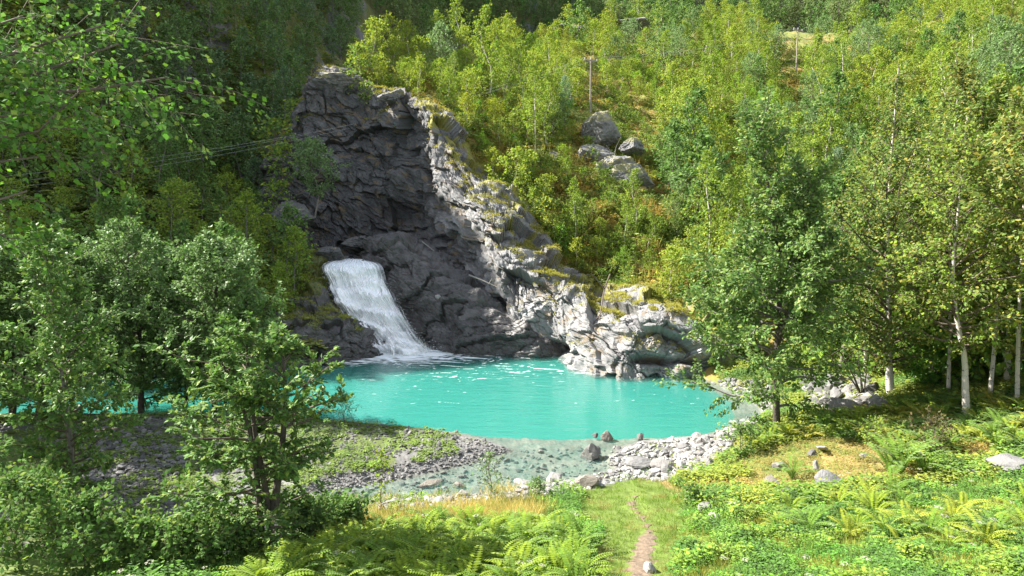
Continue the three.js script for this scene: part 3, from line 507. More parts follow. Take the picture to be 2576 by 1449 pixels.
// --- trees standing by themselves, near the camera
const elm = GR(680, 1395, 14.3);
treeThing('elm_tree', { label: 'leafy young elm with layered branches and dark twin trunk beside the fern patch', category: 'tree' }, growTree({
  seed: 3, h: 5.1, r: 0.095, tipR: 0.06, path: [[0.01, 0, 0], [0, 0.2, 0], [-0.04, 0.55, 0.02], [-0.07, 0.85, 0], [-0.06, 1, 0.01]], stems: [[[-0.03, 0, 0.012], [-0.04, 0.25, 0], [-0.06, 0.6, 0.05], [-0.2, 0.92, 0.03]], [[0.02, 0.2, 0], [0.06, 0.5, -0.02], [0.1, 0.75, 0.05], [0.08, 0.95, 0.04]]], stemR: 0.95,
  base: 0.16, R: 1.8, limbs: 84, twigs: 13, upLow: 0.02, upHigh: 0.8, density: 56, leaf: 0.115, leafW: 0.62, spread: 0.035, flat: true, hang: 0.1, twigR: 0.006, palette: PAL.elm, profile: t => 0.62 + 0.5 * Math.sin(Math.PI * Math.min(1, t * 1.1)) - 0.5 * t, lop: [-1, 0, 0.22],
}), [M.bark, M.twig, M.leafGlossy], elm);
const aspenAt = onGround(V(-11.6, 0, -17.6));
treeThing('grey_alder', { label: 'slender tree with pale trunk at the dry gravel bed, leaves all the way down', category: 'tree' }, growTree({
  seed: 5, h: 7.4, r: 0.085, path: [[0.01, 0, 0], [0.012, 0.3, 0], [-0.01, 0.6, 0], [-0.04, 1, 0]], base: 0.12, R: 1.75, limbs: 76, twigs: 9, upLow: 0.2, upHigh: 1, density: 50, leaf: 0.115, spread: 0.06, twigR: 0.006, palette: PAL.alder.concat(PAL.elm), profile: t => 0.75 + 0.3 * Math.sin(t * 3) - 0.45 * t * t,
}), [M.barkGrey, M.twig, M.leafGlossy], aspenAt);
for (const [seed, bu, bd, h, R, lab] of [
  [21, 350, 29.5, 8.6, 3.2, 'tallest bushy alder on the mossy gravel bar with silvery lit top'], [22, 545, 28.6, 7.6, 2.7, 'bushy alder with visible straight trunk on the gravel bar, beside the tallest alder'], [23, 625, 29, 5.6, 2.1, 'low dark alder leaning over the turquoise water at the gravel bar'],
  [24, 190, 28.5, 7.4, 2.6, 'bushy alder behind the slender pale tree on the gravel bar'], [25, 30, 27, 7.0, 2.6, 'bushy alder behind the overhanging maple branches'], [26, 455, 30.5, 7.6, 2.4, 'dark alder standing between taller ones by the turquoise water'], [27, -120, 28, 8, 2.8, 'bushy alder half out of view past the maple branches'], [28, -215, 21.5, 9, 2.7, 'alder crown at the left rim of the dry bed'], [29, -60, 24.6, 8.6, 2.6, 'alder behind the slender pale tree, shading the dry bed'], [30, -480, 19.5, 10, 3, 'alder past the dry bed, left of the slender pale tree'], [20, 90, 25.5, 6.6, 2.1, 'low alder between the slender pale tree and the tallest alder'],
]) treeThing('alder_tree', { label: lab, category: 'tree', group: 'alders on the gravel bar' }, growTree({
  seed, h, r: 0.12, base: 0.13, R, limbs: 84, twigs: 10, upLow: 0.15, upHigh: 1.05, density: [27, 28, 30].includes(seed) ? 11 : 22, leaf: 0.13, leafW: 0.75, spread: 0.13, cluster: 2, twigR: 0.007, palette: PAL.alder.concat(PAL.willow), stems: seed % 2 ? [[[0.03, 0, 0.02], [0.1, 0.3, 0.03], [0.2, 0.75, 0.05]]] : undefined,
}), [M.bark, M.twig, M.leafGlossy], GR(bu, 1046, bd), seed);
// the tall maple: its trunk is left of the view, its lower boughs reach in and its crown shades the meadow
const mapleAt = onGround(V(-12.6, 0, -11.4));
{
  const bough = (u, v, d) => { const p = P(u, v, d).sub(mapleAt); return [p.x, p.y, p.z]; };
  treeThing('maple_tree', { label: 'tall maple whose leafy boughs hang into view above the alders', category: 'tree' }, growTree({
    seed: 8, h: 17, r: 0.24, base: 0.5, R: 5, limbs: 40, twigs: 8, upLow: 0.3, upHigh: 1, density: 30, leaf: 0.09, leafW: 0.95, spread: 0.15, palette: PAL.maple.concat(PAL.elm), twigR: 0.009, sides: 9, skip: b => { const w = b.clone().add(mapleAt); return w.y < EYE + 0.345 * -w.z && w.x > -w.z * -0.70; },
    extra: [[0.47, bough(420, 195, 11.0), 26], [0.47, bough(300, 110, 10.6), 20], [0.5, bough(270, 60, 10.8), 14], [0.44, bough(200, 230, 10.4), 22], [0.46, bough(120, 130, 11.4), 22], [0.42, bough(60, 290, 10.4), 18], [0.52, bough(60, 40, 10.4), 18], [0.36, bough(70, 480, 10.4), 12], [0.34, bough(20, 600, 10.4), 12], [0.38, bough(130, 390, 11.0), 9], [0.5, bough(150, -20, 11.4), 16]],
  }), [M.bark, M.twig, M.leaf], mapleAt);
}
// right bank
treeThing('alder_tree', { label: 'large dark green alder leaning its low boughs over the stony shore of the pool', category: 'tree', group: undefined }, growTree({
  seed: 31, h: 10.8, r: 0.14, tipR: 0.1, path: [[0.005, 0, 0], [-0.005, 0.22, 0], [0.0, 0.4, 0], [-0.015, 0.62, 0.01], [-0.05, 0.82, 0], [-0.08, 1, 0]], stems: [[[0, 0.3, 0], [0.05, 0.55, 0.02], [0.09, 0.8, 0]]], base: 0.07, R: 3.1, limbs: 112, twigs: 12, upLow: 0.05, upHigh: 1.05, density: 24, leaf: 0.13, leafW: 0.78, spread: 0.13, cluster: 2, twigR: 0.008, palette: PAL.alder.concat(PAL.turning.slice(0, 2)), lop: [-1, 0.2, 0.2], profile: t => 0.85 + 0.3 * Math.sin(t * 6.5) - 0.35 * t,
}), [M.bark, M.barkGrey, M.leafGlossy], GR(1950, 1078, 24.6));
treeThing('birch_tree', { label: 'birch with stout white trunk above the boulders, leaves turning yellow', category: 'tree' }, growTree({
  seed: 32, h: 12.4, r: 0.16, tipR: 0.1, path: [[0.01, 0, 0], [-0.003, 0.15, 0], [-0.012, 0.35, 0], [-0.025, 0.6, 0], [-0.02, 1, 0.01]], base: 0.17, R: 3.2, limbs: 100, twigs: 11, upLow: 0.35, upHigh: 1, density: 17, leaf: 0.11, leafW: 0.75, spread: 0.13, cluster: 2, twigR: 0.006, droop: 0.3, palette: PAL.turning.concat(PAL.alder.slice(0, 2)),
}), [M.birch, M.twig, M.leaf], GR(2232, 1008, 26));
treeThing('birch_tree', { label: 'birch with kinked pale trunk rising from the yellow ferns', category: 'tree' }, growTree({
  seed: 33, h: 9.6, r: 0.125, tipR: 0.1, path: [[0, 0, 0], [-0.012, 0.12, 0], [-0.02, 0.22, 0], [-0.055, 0.36, 0], [-0.075, 0.5, 0], [-0.08, 0.75, 0.02], [-0.06, 1, 0]], base: 0.36, R: 2.7, limbs: 72, twigs: 10, upLow: 0.25, upHigh: 1, density: 17, leaf: 0.11, leafW: 0.75, spread: 0.13, cluster: 2, twigR: 0.006, droop: 0.3, palette: PAL.turning.concat(PAL.birch),
}), [M.birch, M.twig, M.leaf], GR(2432, 1062, 22));
for (const [seed, u, d, h, R, pal, lab, bark] of [
  [34, 2375, 31, 13.5, 2.9, 'turning', 'tall birch with bare white upper trunk behind the kinked birch', M.birch], [35, 2345, 29, 9, 1.9, 'birch', 'birch with two white stems among green rowan leaves', M.birch], [36, 2530, 24.5, 9.8, 2.8, 'turning', 'yellowing birch at the wood edge above the mossy boulder', M.birch],
  [37, 2330, 26.5, 4.6, 1.5, 'maple', 'fresh green rowan growing between the birch trunks', M.barkGrey], [38, 2610, 20.5, 11, 2.4, 'turning', 'dark trunked birch reaching in over the meadow edge', M.bark], [39, 2110, 33, 10, 3.0, 'alder', 'green alder behind the stout birch, above the boulder shore', M.barkGrey], [40, 2480, 31, 12, 3, 'birch', 'leafy birch in the wood behind the yellowing birch', M.birch], [41, 2020, 39, 10, 3.2, 'willow', 'pale green willow behind the large dark alder', M.barkGrey], [42, 2250, 36, 12.5, 3.2, 'birch', 'bright green birch on the slope behind the stout white trunk', M.birch], [43, 2570, 26, 3.2, 1.4, 'maple', 'low rowan bush at the foot of the wood', M.twig], [44, 1840, 41, 6, 2.2, 'birch', 'light green birch on top of the prow of the cliff', M.barkGrey], [45, 2700, 26, 12, 2.6, 'birch', 'birch reaching in from past the meadow wood', M.birch],
]) treeThing(lab.includes('rowan') ? 'rowan_tree' : lab.includes('alder') ? 'alder_tree' : lab.includes('willow') ? 'willow_tree' : 'birch_tree', { label: lab, category: 'tree' }, growTree({
  seed, h, r: 0.011 * h, base: h > 8 ? 0.13 : 0.06, R, limbs: 62, twigs: 10, upLow: 0.2, upHigh: 1.05, density: 19, leaf: 0.15, leafW: 0.72, spread: 0.14, cluster: 2, twigR: 0.006, droop: 0.2, palette: PAL[pal], stems: seed === 35 ? [[[0.02, 0, 0], [0.06, 0.4, 0], [0.1, 0.9, 0.03]]] : undefined,
}), [bark, M.twig, M.leaf], GR(u, 1000, d), seed);

for (const [seed, u, d, h, R, lab] of [[51, 2300, 28.5, 10.5, 1.7, 'thin white birch stem right of the stout birch'], [52, 2352, 26.5, 11, 1.8, 'thin white birch stem left of the kinked birch'], [53, 2385, 25, 9.5, 1.6, 'thin pale birch stem close behind the kinked birch'], [54, 2490, 23.5, 10, 1.8, 'thin pale birch stem right of the kinked birch'], [55, 2175, 31, 11, 1.9, 'thin birch stem behind the dark leaning bush'], [56, 2560, 22, 9, 1.8, 'thin birch stem above the big mossy boulder'], [57, 2265, 31.5, 12, 2, 'tall thin birch in the wood behind the stout birch']])
  treeThing('thin_birch', { label: lab, category: 'tree' }, growTree({ seed, h, r: 0.075, tipR: 0.2, path: [[0, 0, 0], [0.02 * Math.sin(seed), 0.3, 0], [-0.02 * Math.cos(seed), 0.65, 0.01], [0.03 * Math.sin(seed * 3), 1, 0]], base: 0.5, R, limbs: 34, twigs: 8, upLow: 0.3, upHigh: 1, density: 15, leaf: 0.12, leafW: 0.75, spread: 0.13, cluster: 2, twigR: 0.006, droop: 0.3, palette: PAL.birch.concat(PAL.turning) }), [M.birch, M.twig, M.leaf], GR(u, 1000, d), seed);
// --- trees of the slopes: a few grown kinds, set out one by one
const kinds = {};
function kind(name, o, n = 3) { kinds[name] = Array.from({ length: n }, (_, i) => growTree({ sides: 5, limbSides: 3, trunkSteps: 8, ...o, seed: o.seed + i * 7, h: o.h * (1 + 0.12 * (i - 1)), path: [[0, 0, 0], [0.03 * (i - 1), 0.35, 0.02], [0.05 * (1 - i), 0.7, -0.02], [0.02, 1, 0.01 * i]] })); }
kind('birch', { seed: 100, h: 6, r: 0.065, base: 0.13, R: 2.05, limbs: 30, twigs: 7, upLow: 0.3, upHigh: 1.1, density: 9.5, leaf: 0.19, spread: 0.2, cluster: 2, palette: PAL.birch.concat(PAL.yellow.slice(0, 1)) }, 4);
kind('yellow', { seed: 130, h: 4.9, r: 0.05, base: 0.08, R: 1.95, limbs: 28, twigs: 7, upLow: 0.35, upHigh: 1.1, density: 9.5, leaf: 0.19, spread: 0.2, cluster: 2, palette: PAL.yellow });
kind('willow', { seed: 160, h: 5.8, r: 0.07, base: 0.14, R: 2.2, limbs: 28, twigs: 7, upLow: 0.3, upHigh: 1, density: 6.5, leaf: 0.24, leafW: 0.5, spread: 0.22, cluster: 2, palette: PAL.willow });
kind('alder', { seed: 190, h: 7, r: 0.09, base: 0.16, R: 2.1, limbs: 28, twigs: 7, upLow: 0.25, upHigh: 1, density: 7, leaf: 0.25, leafW: 0.8, spread: 0.22, cluster: 2, palette: PAL.alder });
kind('dark', { seed: 220, h: 8, r: 0.1, base: 0.16, R: 2.5, limbs: 28, twigs: 7, upLow: 0.25, upHigh: 1, density: 6, leaf: 0.3, leafW: 0.8, spread: 0.26, cluster: 2, palette: PAL.alder.concat(PAL.willow) });
kind('shrub', { seed: 250, h: 2.2, r: 0.03, base: 0.04, R: 1.25, limbs: 22, twigs: 5, upLow: 0.25, upHigh: 1, density: 9, leaf: 0.17, spread: 0.14, cluster: 2, palette: PAL.birch.concat(PAL.alder, PAL.yellow) });
function spread(list, poly, count, gap, seed, near = 30, far = 400, okay = () => true) {   // places on the land, evenly over an area of the photograph
  const R = rng(seed), us = poly.map(p => p[0]), vs = poly.map(p => p[1]), u0 = Math.min(...us), u1 = Math.max(...us), v0 = Math.min(...vs), v1 = Math.max(...vs), got = [];
  for (let tries = 0; tries < count * 12 && got.length < count; tries++) {
    const u = lerp(u0, u1, R()), v = lerp(v0, v1, R()); if (!inPoly(poly, u, v)) continue;
    const p = hit(u, v, near, far); if (!p || !okay(p, u, v) || p.y < 0.15) continue;
    if (list.some(q => (q.p.x - p.x) ** 2 + (q.p.z - p.z) ** 2 < gap * gap)) continue;
    const e = { p, R: R(), R2: R(), u, v }; got.push(e); list.push(e);
  }
  return got;
}
function stuffOf(kindName, mat, list, name, label, sizeOf) {
  const ks = kinds[kindName], groups = ks.map(() => []); list.forEach((e, i) => groups[i % ks.length].push(e));
  ks.forEach((k, i) => {
    if (!groups[i].length) return;
    const c = k.trunk.clone(), n = c.attributes.position.count, col = new Float32Array(n * 3); for (let j = 0; j < n; j++) col.set([0.16, 0.14, 0.12], j * 3); c.setAttribute('color', new THREE.BufferAttribute(col, 3)); c.deleteAttribute('uv');
    const g = mergeGeometries([c, k.crown]), im = new THREE.InstancedMesh(g, mat, groups[i].length), m = new THREE.Matrix4(), q = new THREE.Quaternion(), t = new THREE.Color();
    groups[i].forEach((e, j) => { const s = sizeOf(e); m.compose(V(e.p.x, e.p.y - 0.1, e.p.z), q.setFromAxisAngle(UPV, e.R * 6.28), V(s, s * (0.9 + 0.3 * e.R2), s)); im.setMatrixAt(j, m); im.setColorAt(j, t.setRGB(0.75 + 0.5 * e.R, 0.8 + 0.35 * e.R2, 0.8 + 0.4 * e.R)); });
    put(im, name, { kind: 'stuff', label, category: 'trees' });
  });
}
function standing(list, name, info, pick) {
  for (const e of list) {
    const [kn, mat, s, bark] = pick(e), t = kinds[kn][Math.floor(e.R2 * 3.999) % kinds[kn].length], g = new THREE.Group();
    part('trunk', t.trunk, bark || M.barkGrey, g); if (e.far !== true) part('branches', t.limbs, M.twig, g); part('crown', t.crown, mat, g);
    g.position.set(e.p.x, e.p.y - 0.08, e.p.z); g.rotation.y = e.R * 6.28; g.scale.set(s, s * (0.92 + 0.25 * e.R2), s); put(g, name, info(e, kn));
  }
}
const slopeTrees = [];
const HILL = [[870, 200], [960, 150], [1130, 130], [1340, 90], [1480, 70], [1900, 70], [1990, 110], [2080, 150], [2200, 118], [2350, 50], [2600, 20], [2640, 700], [2300, 840], [1980, 850], [1800, 780], [1640, 745], [1460, 702], [1340, 590], [1190, 410], [1120, 310], [1020, 245], [930, 235]];
const bare = [[1180, 380], [1330, 400], [1430, 340], [1460, 250], [1640, 250], [1690, 400], [1670, 560], [1730, 700], [1660, 760], [1560, 740], [1480, 705], [1380, 610], [1250, 470]];
const clearing = (p, u, v) => !(inPoly(bare, u, v) && hash(Math.round(u), Math.round(v)) < 0.9) && !(u > 1440 && u < 1650 && v > 280 && v < 580) && !(Math.abs(u - 2003) < 48 && v > 90 && v < 330) && !(Math.abs(u - 1485) < 30 && v > 150 && v < 420);
spread(slopeTrees, HILL, 680, 1.8, 501, 40, 170, clearing);
const sizeAt = e => (0.45 + 0.7 * e.R * e.R + 0.1 * e.R2) * (inPoly(bare, e.u, e.v) ? 0.6 : 1);
slopeTrees.sort((a, b) => sizeAt(b) / -b.p.z - sizeAt(a) / -a.p.z);
const kindAt = e => { const w = n2(e.p.x * 0.045, e.p.z * 0.045) + 0.5 * (e.R2 - 0.5) + (e.u - 1500) / 2200; return w < 0.05 ? 'yellow' : w < 0.52 ? 'birch' : w < 0.8 ? 'willow' : 'alder'; };
const hillInfo = { yellow: ['slim_birch', 'small yellow-green birch on the sunlit hillside above the cliff'], birch: ['hill_birch', 'green birch with thin pale trunk on the sunlit hillside'], willow: ['willow_tree', 'silvery green willow on the sunlit hillside'], alder: ['alder_tree', 'darker green alder on the sunlit hillside'] };
const matAt = e => e.R < 0.25 ? M.leafWarm : e.R < 0.38 ? M.leafPale : e.R < 0.5 ? M.leafDeep : M.leaf;
for (const k of Object.keys(hillInfo)) standing(slopeTrees.slice(0, 430).filter(e => kindAt(e) === k), hillInfo[k][0], () => ({ label: hillInfo[k][1], category: 'tree', group: hillInfo[k][0].replace('_', ' ') + ' trees of the sunlit hillside' }), e => [k, matAt(e), sizeAt(e), k === 'alder' ? M.bark : k === 'willow' ? M.barkGrey : M.birch]);
stuffOf('birch', M.leaf, slopeTrees.slice(430).filter(e => e.R2 < 0.6), 'hillside_wood', 'small birches massed along the top of the sunlit hillside', sizeAt);
stuffOf('yellow', M.leaf, slopeTrees.slice(430).filter(e => e.R2 >= 0.6), 'hillside_wood', 'small birches massed along the top of the sunlit hillside', sizeAt);
// low shrubs and bracken between the trees
const shrubs = []; spread(shrubs, HILL, 380, 1.3, 502, 40, 120, (p, u, v) => !inPoly(bare, u, v) && !(Math.abs(u - 1485) < 20 && v < 300)); spread(shrubs, bare, 90, 1.2, 503, 40, 100);
standing(shrubs.slice(0, 40).concat(shrubs.slice(-90)), 'hill_shrub', () => ({ label: 'low leafy shrub among moss on the open hillside below the pole', category: 'shrub', group: 'shrubs of the open hillside' }), e => ['shrub', matAt(e), 0.32 + 0.4 * e.R, M.twig]);
stuffOf('shrub', M.leaf, shrubs.slice(40, -90), 'hillside_shrubs', 'low shrubs filling the gaps between the hillside birches', e => 0.6 + 0.6 * e.R);
const under = []; spread(under, [[1960, 880], [2300, 800], [2620, 740], [2620, 1010], [2420, 985], [2200, 960], [2050, 930]], 120, 0.8, 511, 24, 60);
standing(under, 'wood_shrub', () => ({ label: 'leafy shrub filling the wood behind the white birch trunks', category: 'shrub', group: 'shrubs of the birch wood' }), e => ['shrub', e.R < 0.5 ? M.leaf : M.leafDeep, 0.7 + 1.0 * e.R, M.twig]);
// the shaded spur left of the fall
const spurTrees = []; const SPUR = [[-60, 60], [200, 180], [330, 260], [430, 360], [560, 470], [660, 590], [730, 700], [780, 780], [720, 830], [560, 870], [300, 900], [-60, 900]];
spread(spurTrees, SPUR, 230, 1.9, 504, 36, 80, p => p.x < -11.5);
spurTrees.sort((a, b) => (0.7 + 0.5 * b.R) / -b.p.z - (0.7 + 0.5 * a.R) / -a.p.z);
const spurKind = e => e.R2 < 0.5 ? 'birch' : 'alder';
for (const k of ['birch', 'alder']) standing(spurTrees.filter(e => spurKind(e) === k), k === 'birch' ? 'spur_birch' : 'spur_alder', () => ({ label: k === 'birch' ? 'olive green birch on the shaded spur beside the waterfall' : 'dark green alder on the shaded spur beside the waterfall', category: 'tree', group: k + ' trees of the shaded spur' }), e => [k, M.leaf, (0.5 + 0.5 * e.R) * 0.95, M.barkGrey]);
// the dark mountainside behind it
const farTrees = []; const BACK = [[-60, -20], [900, -20], [900, 160], [780, 190], [730, 300], [700, 560], [560, 480], [420, 330], [250, 200], [-60, 80]];
spread(farTrees, BACK, 420, 2.4, 505, 62, 300);
farTrees.sort((a, b) => (0.7 + 0.5 * b.R) / -b.p.z - (0.7 + 0.5 * a.R) / -a.p.z);
standing(farTrees.slice(0, 220), 'mountain_tree', e => ({ label: 'dark leafy tree on the steep shaded mountainside behind the cliff', category: 'tree', group: 'trees of the shaded mountainside' }), e => ['dark', e.R < 0.4 ? M.leafPale : M.leaf, 0.5 + 0.45 * e.R, M.barkGrey]);
stuffOf('dark', M.leaf, farTrees.slice(220), 'mountain_wood', 'dark wood higher on the shaded mountainside', e => 0.6 + 0.5 * e.R);
const ridge = []; spread(ridge, [[600, -60], [2450, -60], [2450, 110], [2080, 190], [1900, 120], [1400, 110], [1100, 130], [600, 160]], 900, 3.2, 506, 165, 420);
stuffOf('dark', M.leaf, ridge, 'far_wood', 'dark far wood on the mountain above the hill crest', e => 0.8 + 0.6 * e.R);
// the grey tree before the alcove, and bushes at the lip of the rocks
treeThing('willow_tree', { label: 'lone grey-green willow on the ledge in front of the dark cliff', category: 'tree' }, growTree({ seed: 60, h: 5.9, r: 0.08, base: 0.26, R: 2.4, limbs: 48, twigs: 8, upLow: 0.3, upHigh: 1, density: 12, leaf: 0.2, leafW: 0.6, spread: 0.17, cluster: 2, palette: PAL.willow }), [M.barkGrey, M.twig, M.leaf], P(792, 548, 55), 1);

for (const [u, v, d, s, lab] of [[880, 245, 62, 1.0, 'leafy bush on the cliff ledge below the rock cap'], [925, 268, 61.5, 0.9, 'yellow-green bush on the cliff ledge near its brow'], [905, 205, 66, 1.3, 'bushy birch at the very top of the cliff'], [712, 470, 58, 1.5, 'dark bush at the left end of the cliff face'], [690, 400, 60, 1.6, 'leafy bush where the cliff meets the mountainside'], [745, 330, 62, 1.2, 'bush in the cleft left of the overhanging rock cap'], [700, 560, 55, 1.4, 'bush beside the rounded outcrop left of the alcove']]) { const g = new THREE.Group(), k = kinds.shrub[Math.round(u) % 3]; part('trunk', k.trunk, M.twig, g); part('branches', k.limbs, M.twig, g); part('crown', k.crown, M.leaf, g); g.position.copy(P(u, v, d)); g.scale.setScalar(s); put(g, 'ledge_bush', { label: lab, category: 'bush' }); }

// ---------------------------------------------------------------- stones: angular, each cut by its own planes
function stoneGeometry(seed, detail = 2, flat = 0.75, cuts = 22) {
  const R = rng(seed), g = new THREE.IcosahedronGeometry(1, detail), p = g.attributes.position, planes = [], d = V();
  for (let i = 0; i < cuts; i++) planes.push([V(R() - 0.5, (R() - 0.5) * 1.1, R() - 0.5).normalize(), 0.5 + 0.34 * R()]);
  const uv = new Float32Array(p.count * 2);
  for (let i = 0; i < p.count; i++) {
    d.fromBufferAttribute(p, i).normalize(); let r = 1.05; for (const [n, k] of planes) { const c = d.dot(n); if (c > 0.05) r = Math.min(r, k / c); }
    r *= 1 + 0.04 * n3(d.x * 3 + seed, d.y * 3, d.z * 3) + 0.03 * n3(d.x * 9, d.y * 9 + seed, d.z * 9); p.setXYZ(i, d.x * r, d.y * r * flat, d.z * r); uv.set([d.x + d.z * 0.5, d.y + d.z * 0.3], i * 2);
  }
  g.setAttribute('uv', new THREE.BufferAttribute(uv, 2)); g.computeVertexNormals(); return g;
}
const stones = Array.from({ length: 10 }, (_, i) => stoneGeometry(700 + i, 3, 0.5 + 0.05 * i));
const small = Array.from({ length: 3 }, (_, i) => stoneGeometry(740 + i, 1, 0.6, 9));
const stoneR = rng(91);
function stoneAt(p, size, name, info, mat, sink = 0.3, g = null) {
  const m = new THREE.Mesh(g || stones[Math.floor(stoneR() * stones.length)], mat || M.stone[Math.floor(stoneR() * 4.3)]);
  m.scale.set(size * (0.8 + 0.5 * stoneR()), size * (0.75 + 0.5 * stoneR()), size * (0.8 + 0.4 * stoneR())); m.rotation.set((stoneR() - 0.5) * 0.6, stoneR() * 6.28, (stoneR() - 0.5) * 0.6);
  m.position.copy(p); m.position.y += size * (0.55 - sink); return put(m, name, info);
}
const AREAS = {
  pile: [[1535, 1152], [1600, 1118], [1700, 1106], [1790, 1096], [1850, 1062], [1900, 1048], [1935, 1060], [1920, 1085], [1850, 1105], [1815, 1150], [1800, 1190], [1700, 1212], [1570, 1205]],
  near: [[900, 1264], [1000, 1256], [1280, 1240], [1400, 1216], [1540, 1184], [1590, 1205], [1480, 1232], [1300, 1262], [1100, 1285], [860, 1310], [830, 1275]],
  bar: [[820, 1238], [960, 1215], [1180, 1166], [1285, 1133], [1230, 1110], [1060, 1080], [940, 1066], [1000, 1090], [1100, 1120], [1000, 1170], [820, 1200]],
  bed: [[190, 1170], [440, 1170], [470, 1340], [200, 1350]],
  cove: [[1780, 962], [1850, 952], [1960, 985], [1975, 1040], [1925, 1042], [1905, 1014], [1850, 984]],
  wood: [[2010, 945], [2200, 950], [2230, 1030], [2150, 1050], [2030, 1030]],
};
const stoneSets = [
  ['pile', 112, 0.09, 0.3, 'pale angular stone in the bright pile on the pool shore', 'stones of the bright shore pile', [0, 2, 2, 1]], ['near', 64, 0.07, 0.24, 'pale stone lying along the near edge of the shallow stream', 'stones along the stream edge', [0, 2, 1, 4]], ['bar', 40, 0.06, 0.15, 'grey stone on the edge of the mossy gravel bar', 'stones of the gravel bar', [1, 3, 1, 0]],
  ['bed', 30, 0.1, 0.2, 'rounded grey stone in the dry gravel bed under the trees', 'stones of the dry bed', [1, 3, 3, 1]], ['cove', 28, 0.2, 0.45, 'brownish boulder at the far end of the pool shore below the alder', 'boulders of the cove', [4, 3, 1, 0]], ['wood', 26, 0.3, 0.7, 'grey boulder behind the dark bush at the foot of the birch', 'boulders behind the bush', [1, 0, 3, 1]],
];
for (const [k, n, a, b, label, group, tones] of stoneSets) {
  const got = []; spread(got, AREAS[k], n, a * 1.1, 800 + n, 10, 60, () => true);
  for (const e of got.length ? got : []) stoneAt(e.p, lerp(a, b, e.R * e.R), 'shore_stone', { label, category: 'stone', group }, M.stone[tones[Math.floor(e.R2 * 3.99)]], 0.28);
}
// stones told apart by themselves
for (const [u, v, d, s, tone, label, sink] of [
  [1490, 1146, 0, 0.42, 3, 'dark pointed rock standing alone in the shallow stream', 0.3], [1527, 1101, 0, 0.27, 4, 'rounded brown rock at the edge of the turquoise water', 0.25], [1498, 1099, 0, 0.16, 3, 'small dark rock beside the rounded brown one in the water', 0.2], [1610, 1102, 0, 0.22, 3, 'low wet rock between the brown rock and the stone pile', 0.3], [1147, 1093, 0, 0.17, 3, 'small dark rock in the tree shadow off the gravel bar', 0.2],
  [1605, 1178, 0, 0.62, 1, 'big flat grey slab at the front of the bright stone pile', 0.3], [1672, 1182, 0, 0.42, 0, 'block of pale rock beside the flat grey slab', 0.3], [1395, 1212, 0, 0.4, 2, 'bright white boulder at the corner of the stream edge', 0.3], [1470, 1222, 0, 0.5, 4, 'large stained boulder at the end of the path', 0.35], [1320, 1228, 0, 0.36, 2, 'white flat topped boulder on the stream edge', 0.3], [1090, 1222, 0, 0.55, 4, 'long brown rock lying beside the shallow stream', 0.4], [1155, 1226, 0, 0.3, 4, 'rust brown rock touching the long brown one', 0.35],
  [2068, 1140, 0, 0.34, 2, 'bright white flat stone on the grassy slope', 0.3], [2040, 1150, 0, 0.2, 3, 'brown stone tucked beside the white flat stone', 0.3], [1962, 1182, 0, 0.24, 0, 'pale round stone below the white flat stone', 0.3], [2052, 1188, 0, 0.22, 2, 'tall thin white stone stuck upright in the slope', 0.1], [1943, 1226, 0, 0.3, 4, 'ochre wedge stone at the meadow rim', 0.3], [1985, 1246, 0, 0.26, 3, 'dark round stone before the ochre wedge', 0.3], [2078, 1226, 0, 0.4, 1, 'grey block with lichen beside a fern clump', 0.35], [2172, 1155, 0, 0.16, 0, 'small pale stone on the slope by the brown bush', 0.3], [2545, 1190, 0, 0.62, 1, 'big grey boulder with orange moss at the wood edge', 0.45], [2440, 1205, 0, 0.28, 0, 'pale stone before the big mossy boulder', 0.3],
  [1775, 1292, 0, 0.3, 0, 'pale stone half sunk in herbs right of the path', 0.35], [1800, 1312, 0, 0.2, 2, 'small white stone below the half sunk one', 0.3], [1748, 1268, 0, 0.18, 1, 'small grey stone above the half sunk one', 0.3], [2005, 1366, 0, 0.17, 1, 'flat grey stone alone in the meadow herbs', 0.3], [1636, 1438, 0, 0.17, 2, 'pale triangular stone in the trodden path', 0.35], [1103, 752, 46, 0.26, 2, 'single pale stone lying on the dark rock slab', 0.1],
]) { const p = d ? P(u, v, d) : (v < 1160 && v > 1090 && u < 1620 ? PY(u, v, 0) : hit(u, v)); const m = stoneAt(p, s, 'single_stone', { label, category: 'stone' }, M.stone[tone], sink - (u > 1740 && v > 1120 ? 0.25 : 0)); if (label.startsWith('tall thin')) m.scale.set(0.12, 0.42, 0.1); if (label.startsWith('big flat')) m.scale.set(0.75, 0.36, 0.5); if (label.startsWith('long brown')) m.scale.set(0.75, 0.25, 0.3); if (label.startsWith('bright white flat')) m.scale.set(0.5, 0.16, 0.22); }
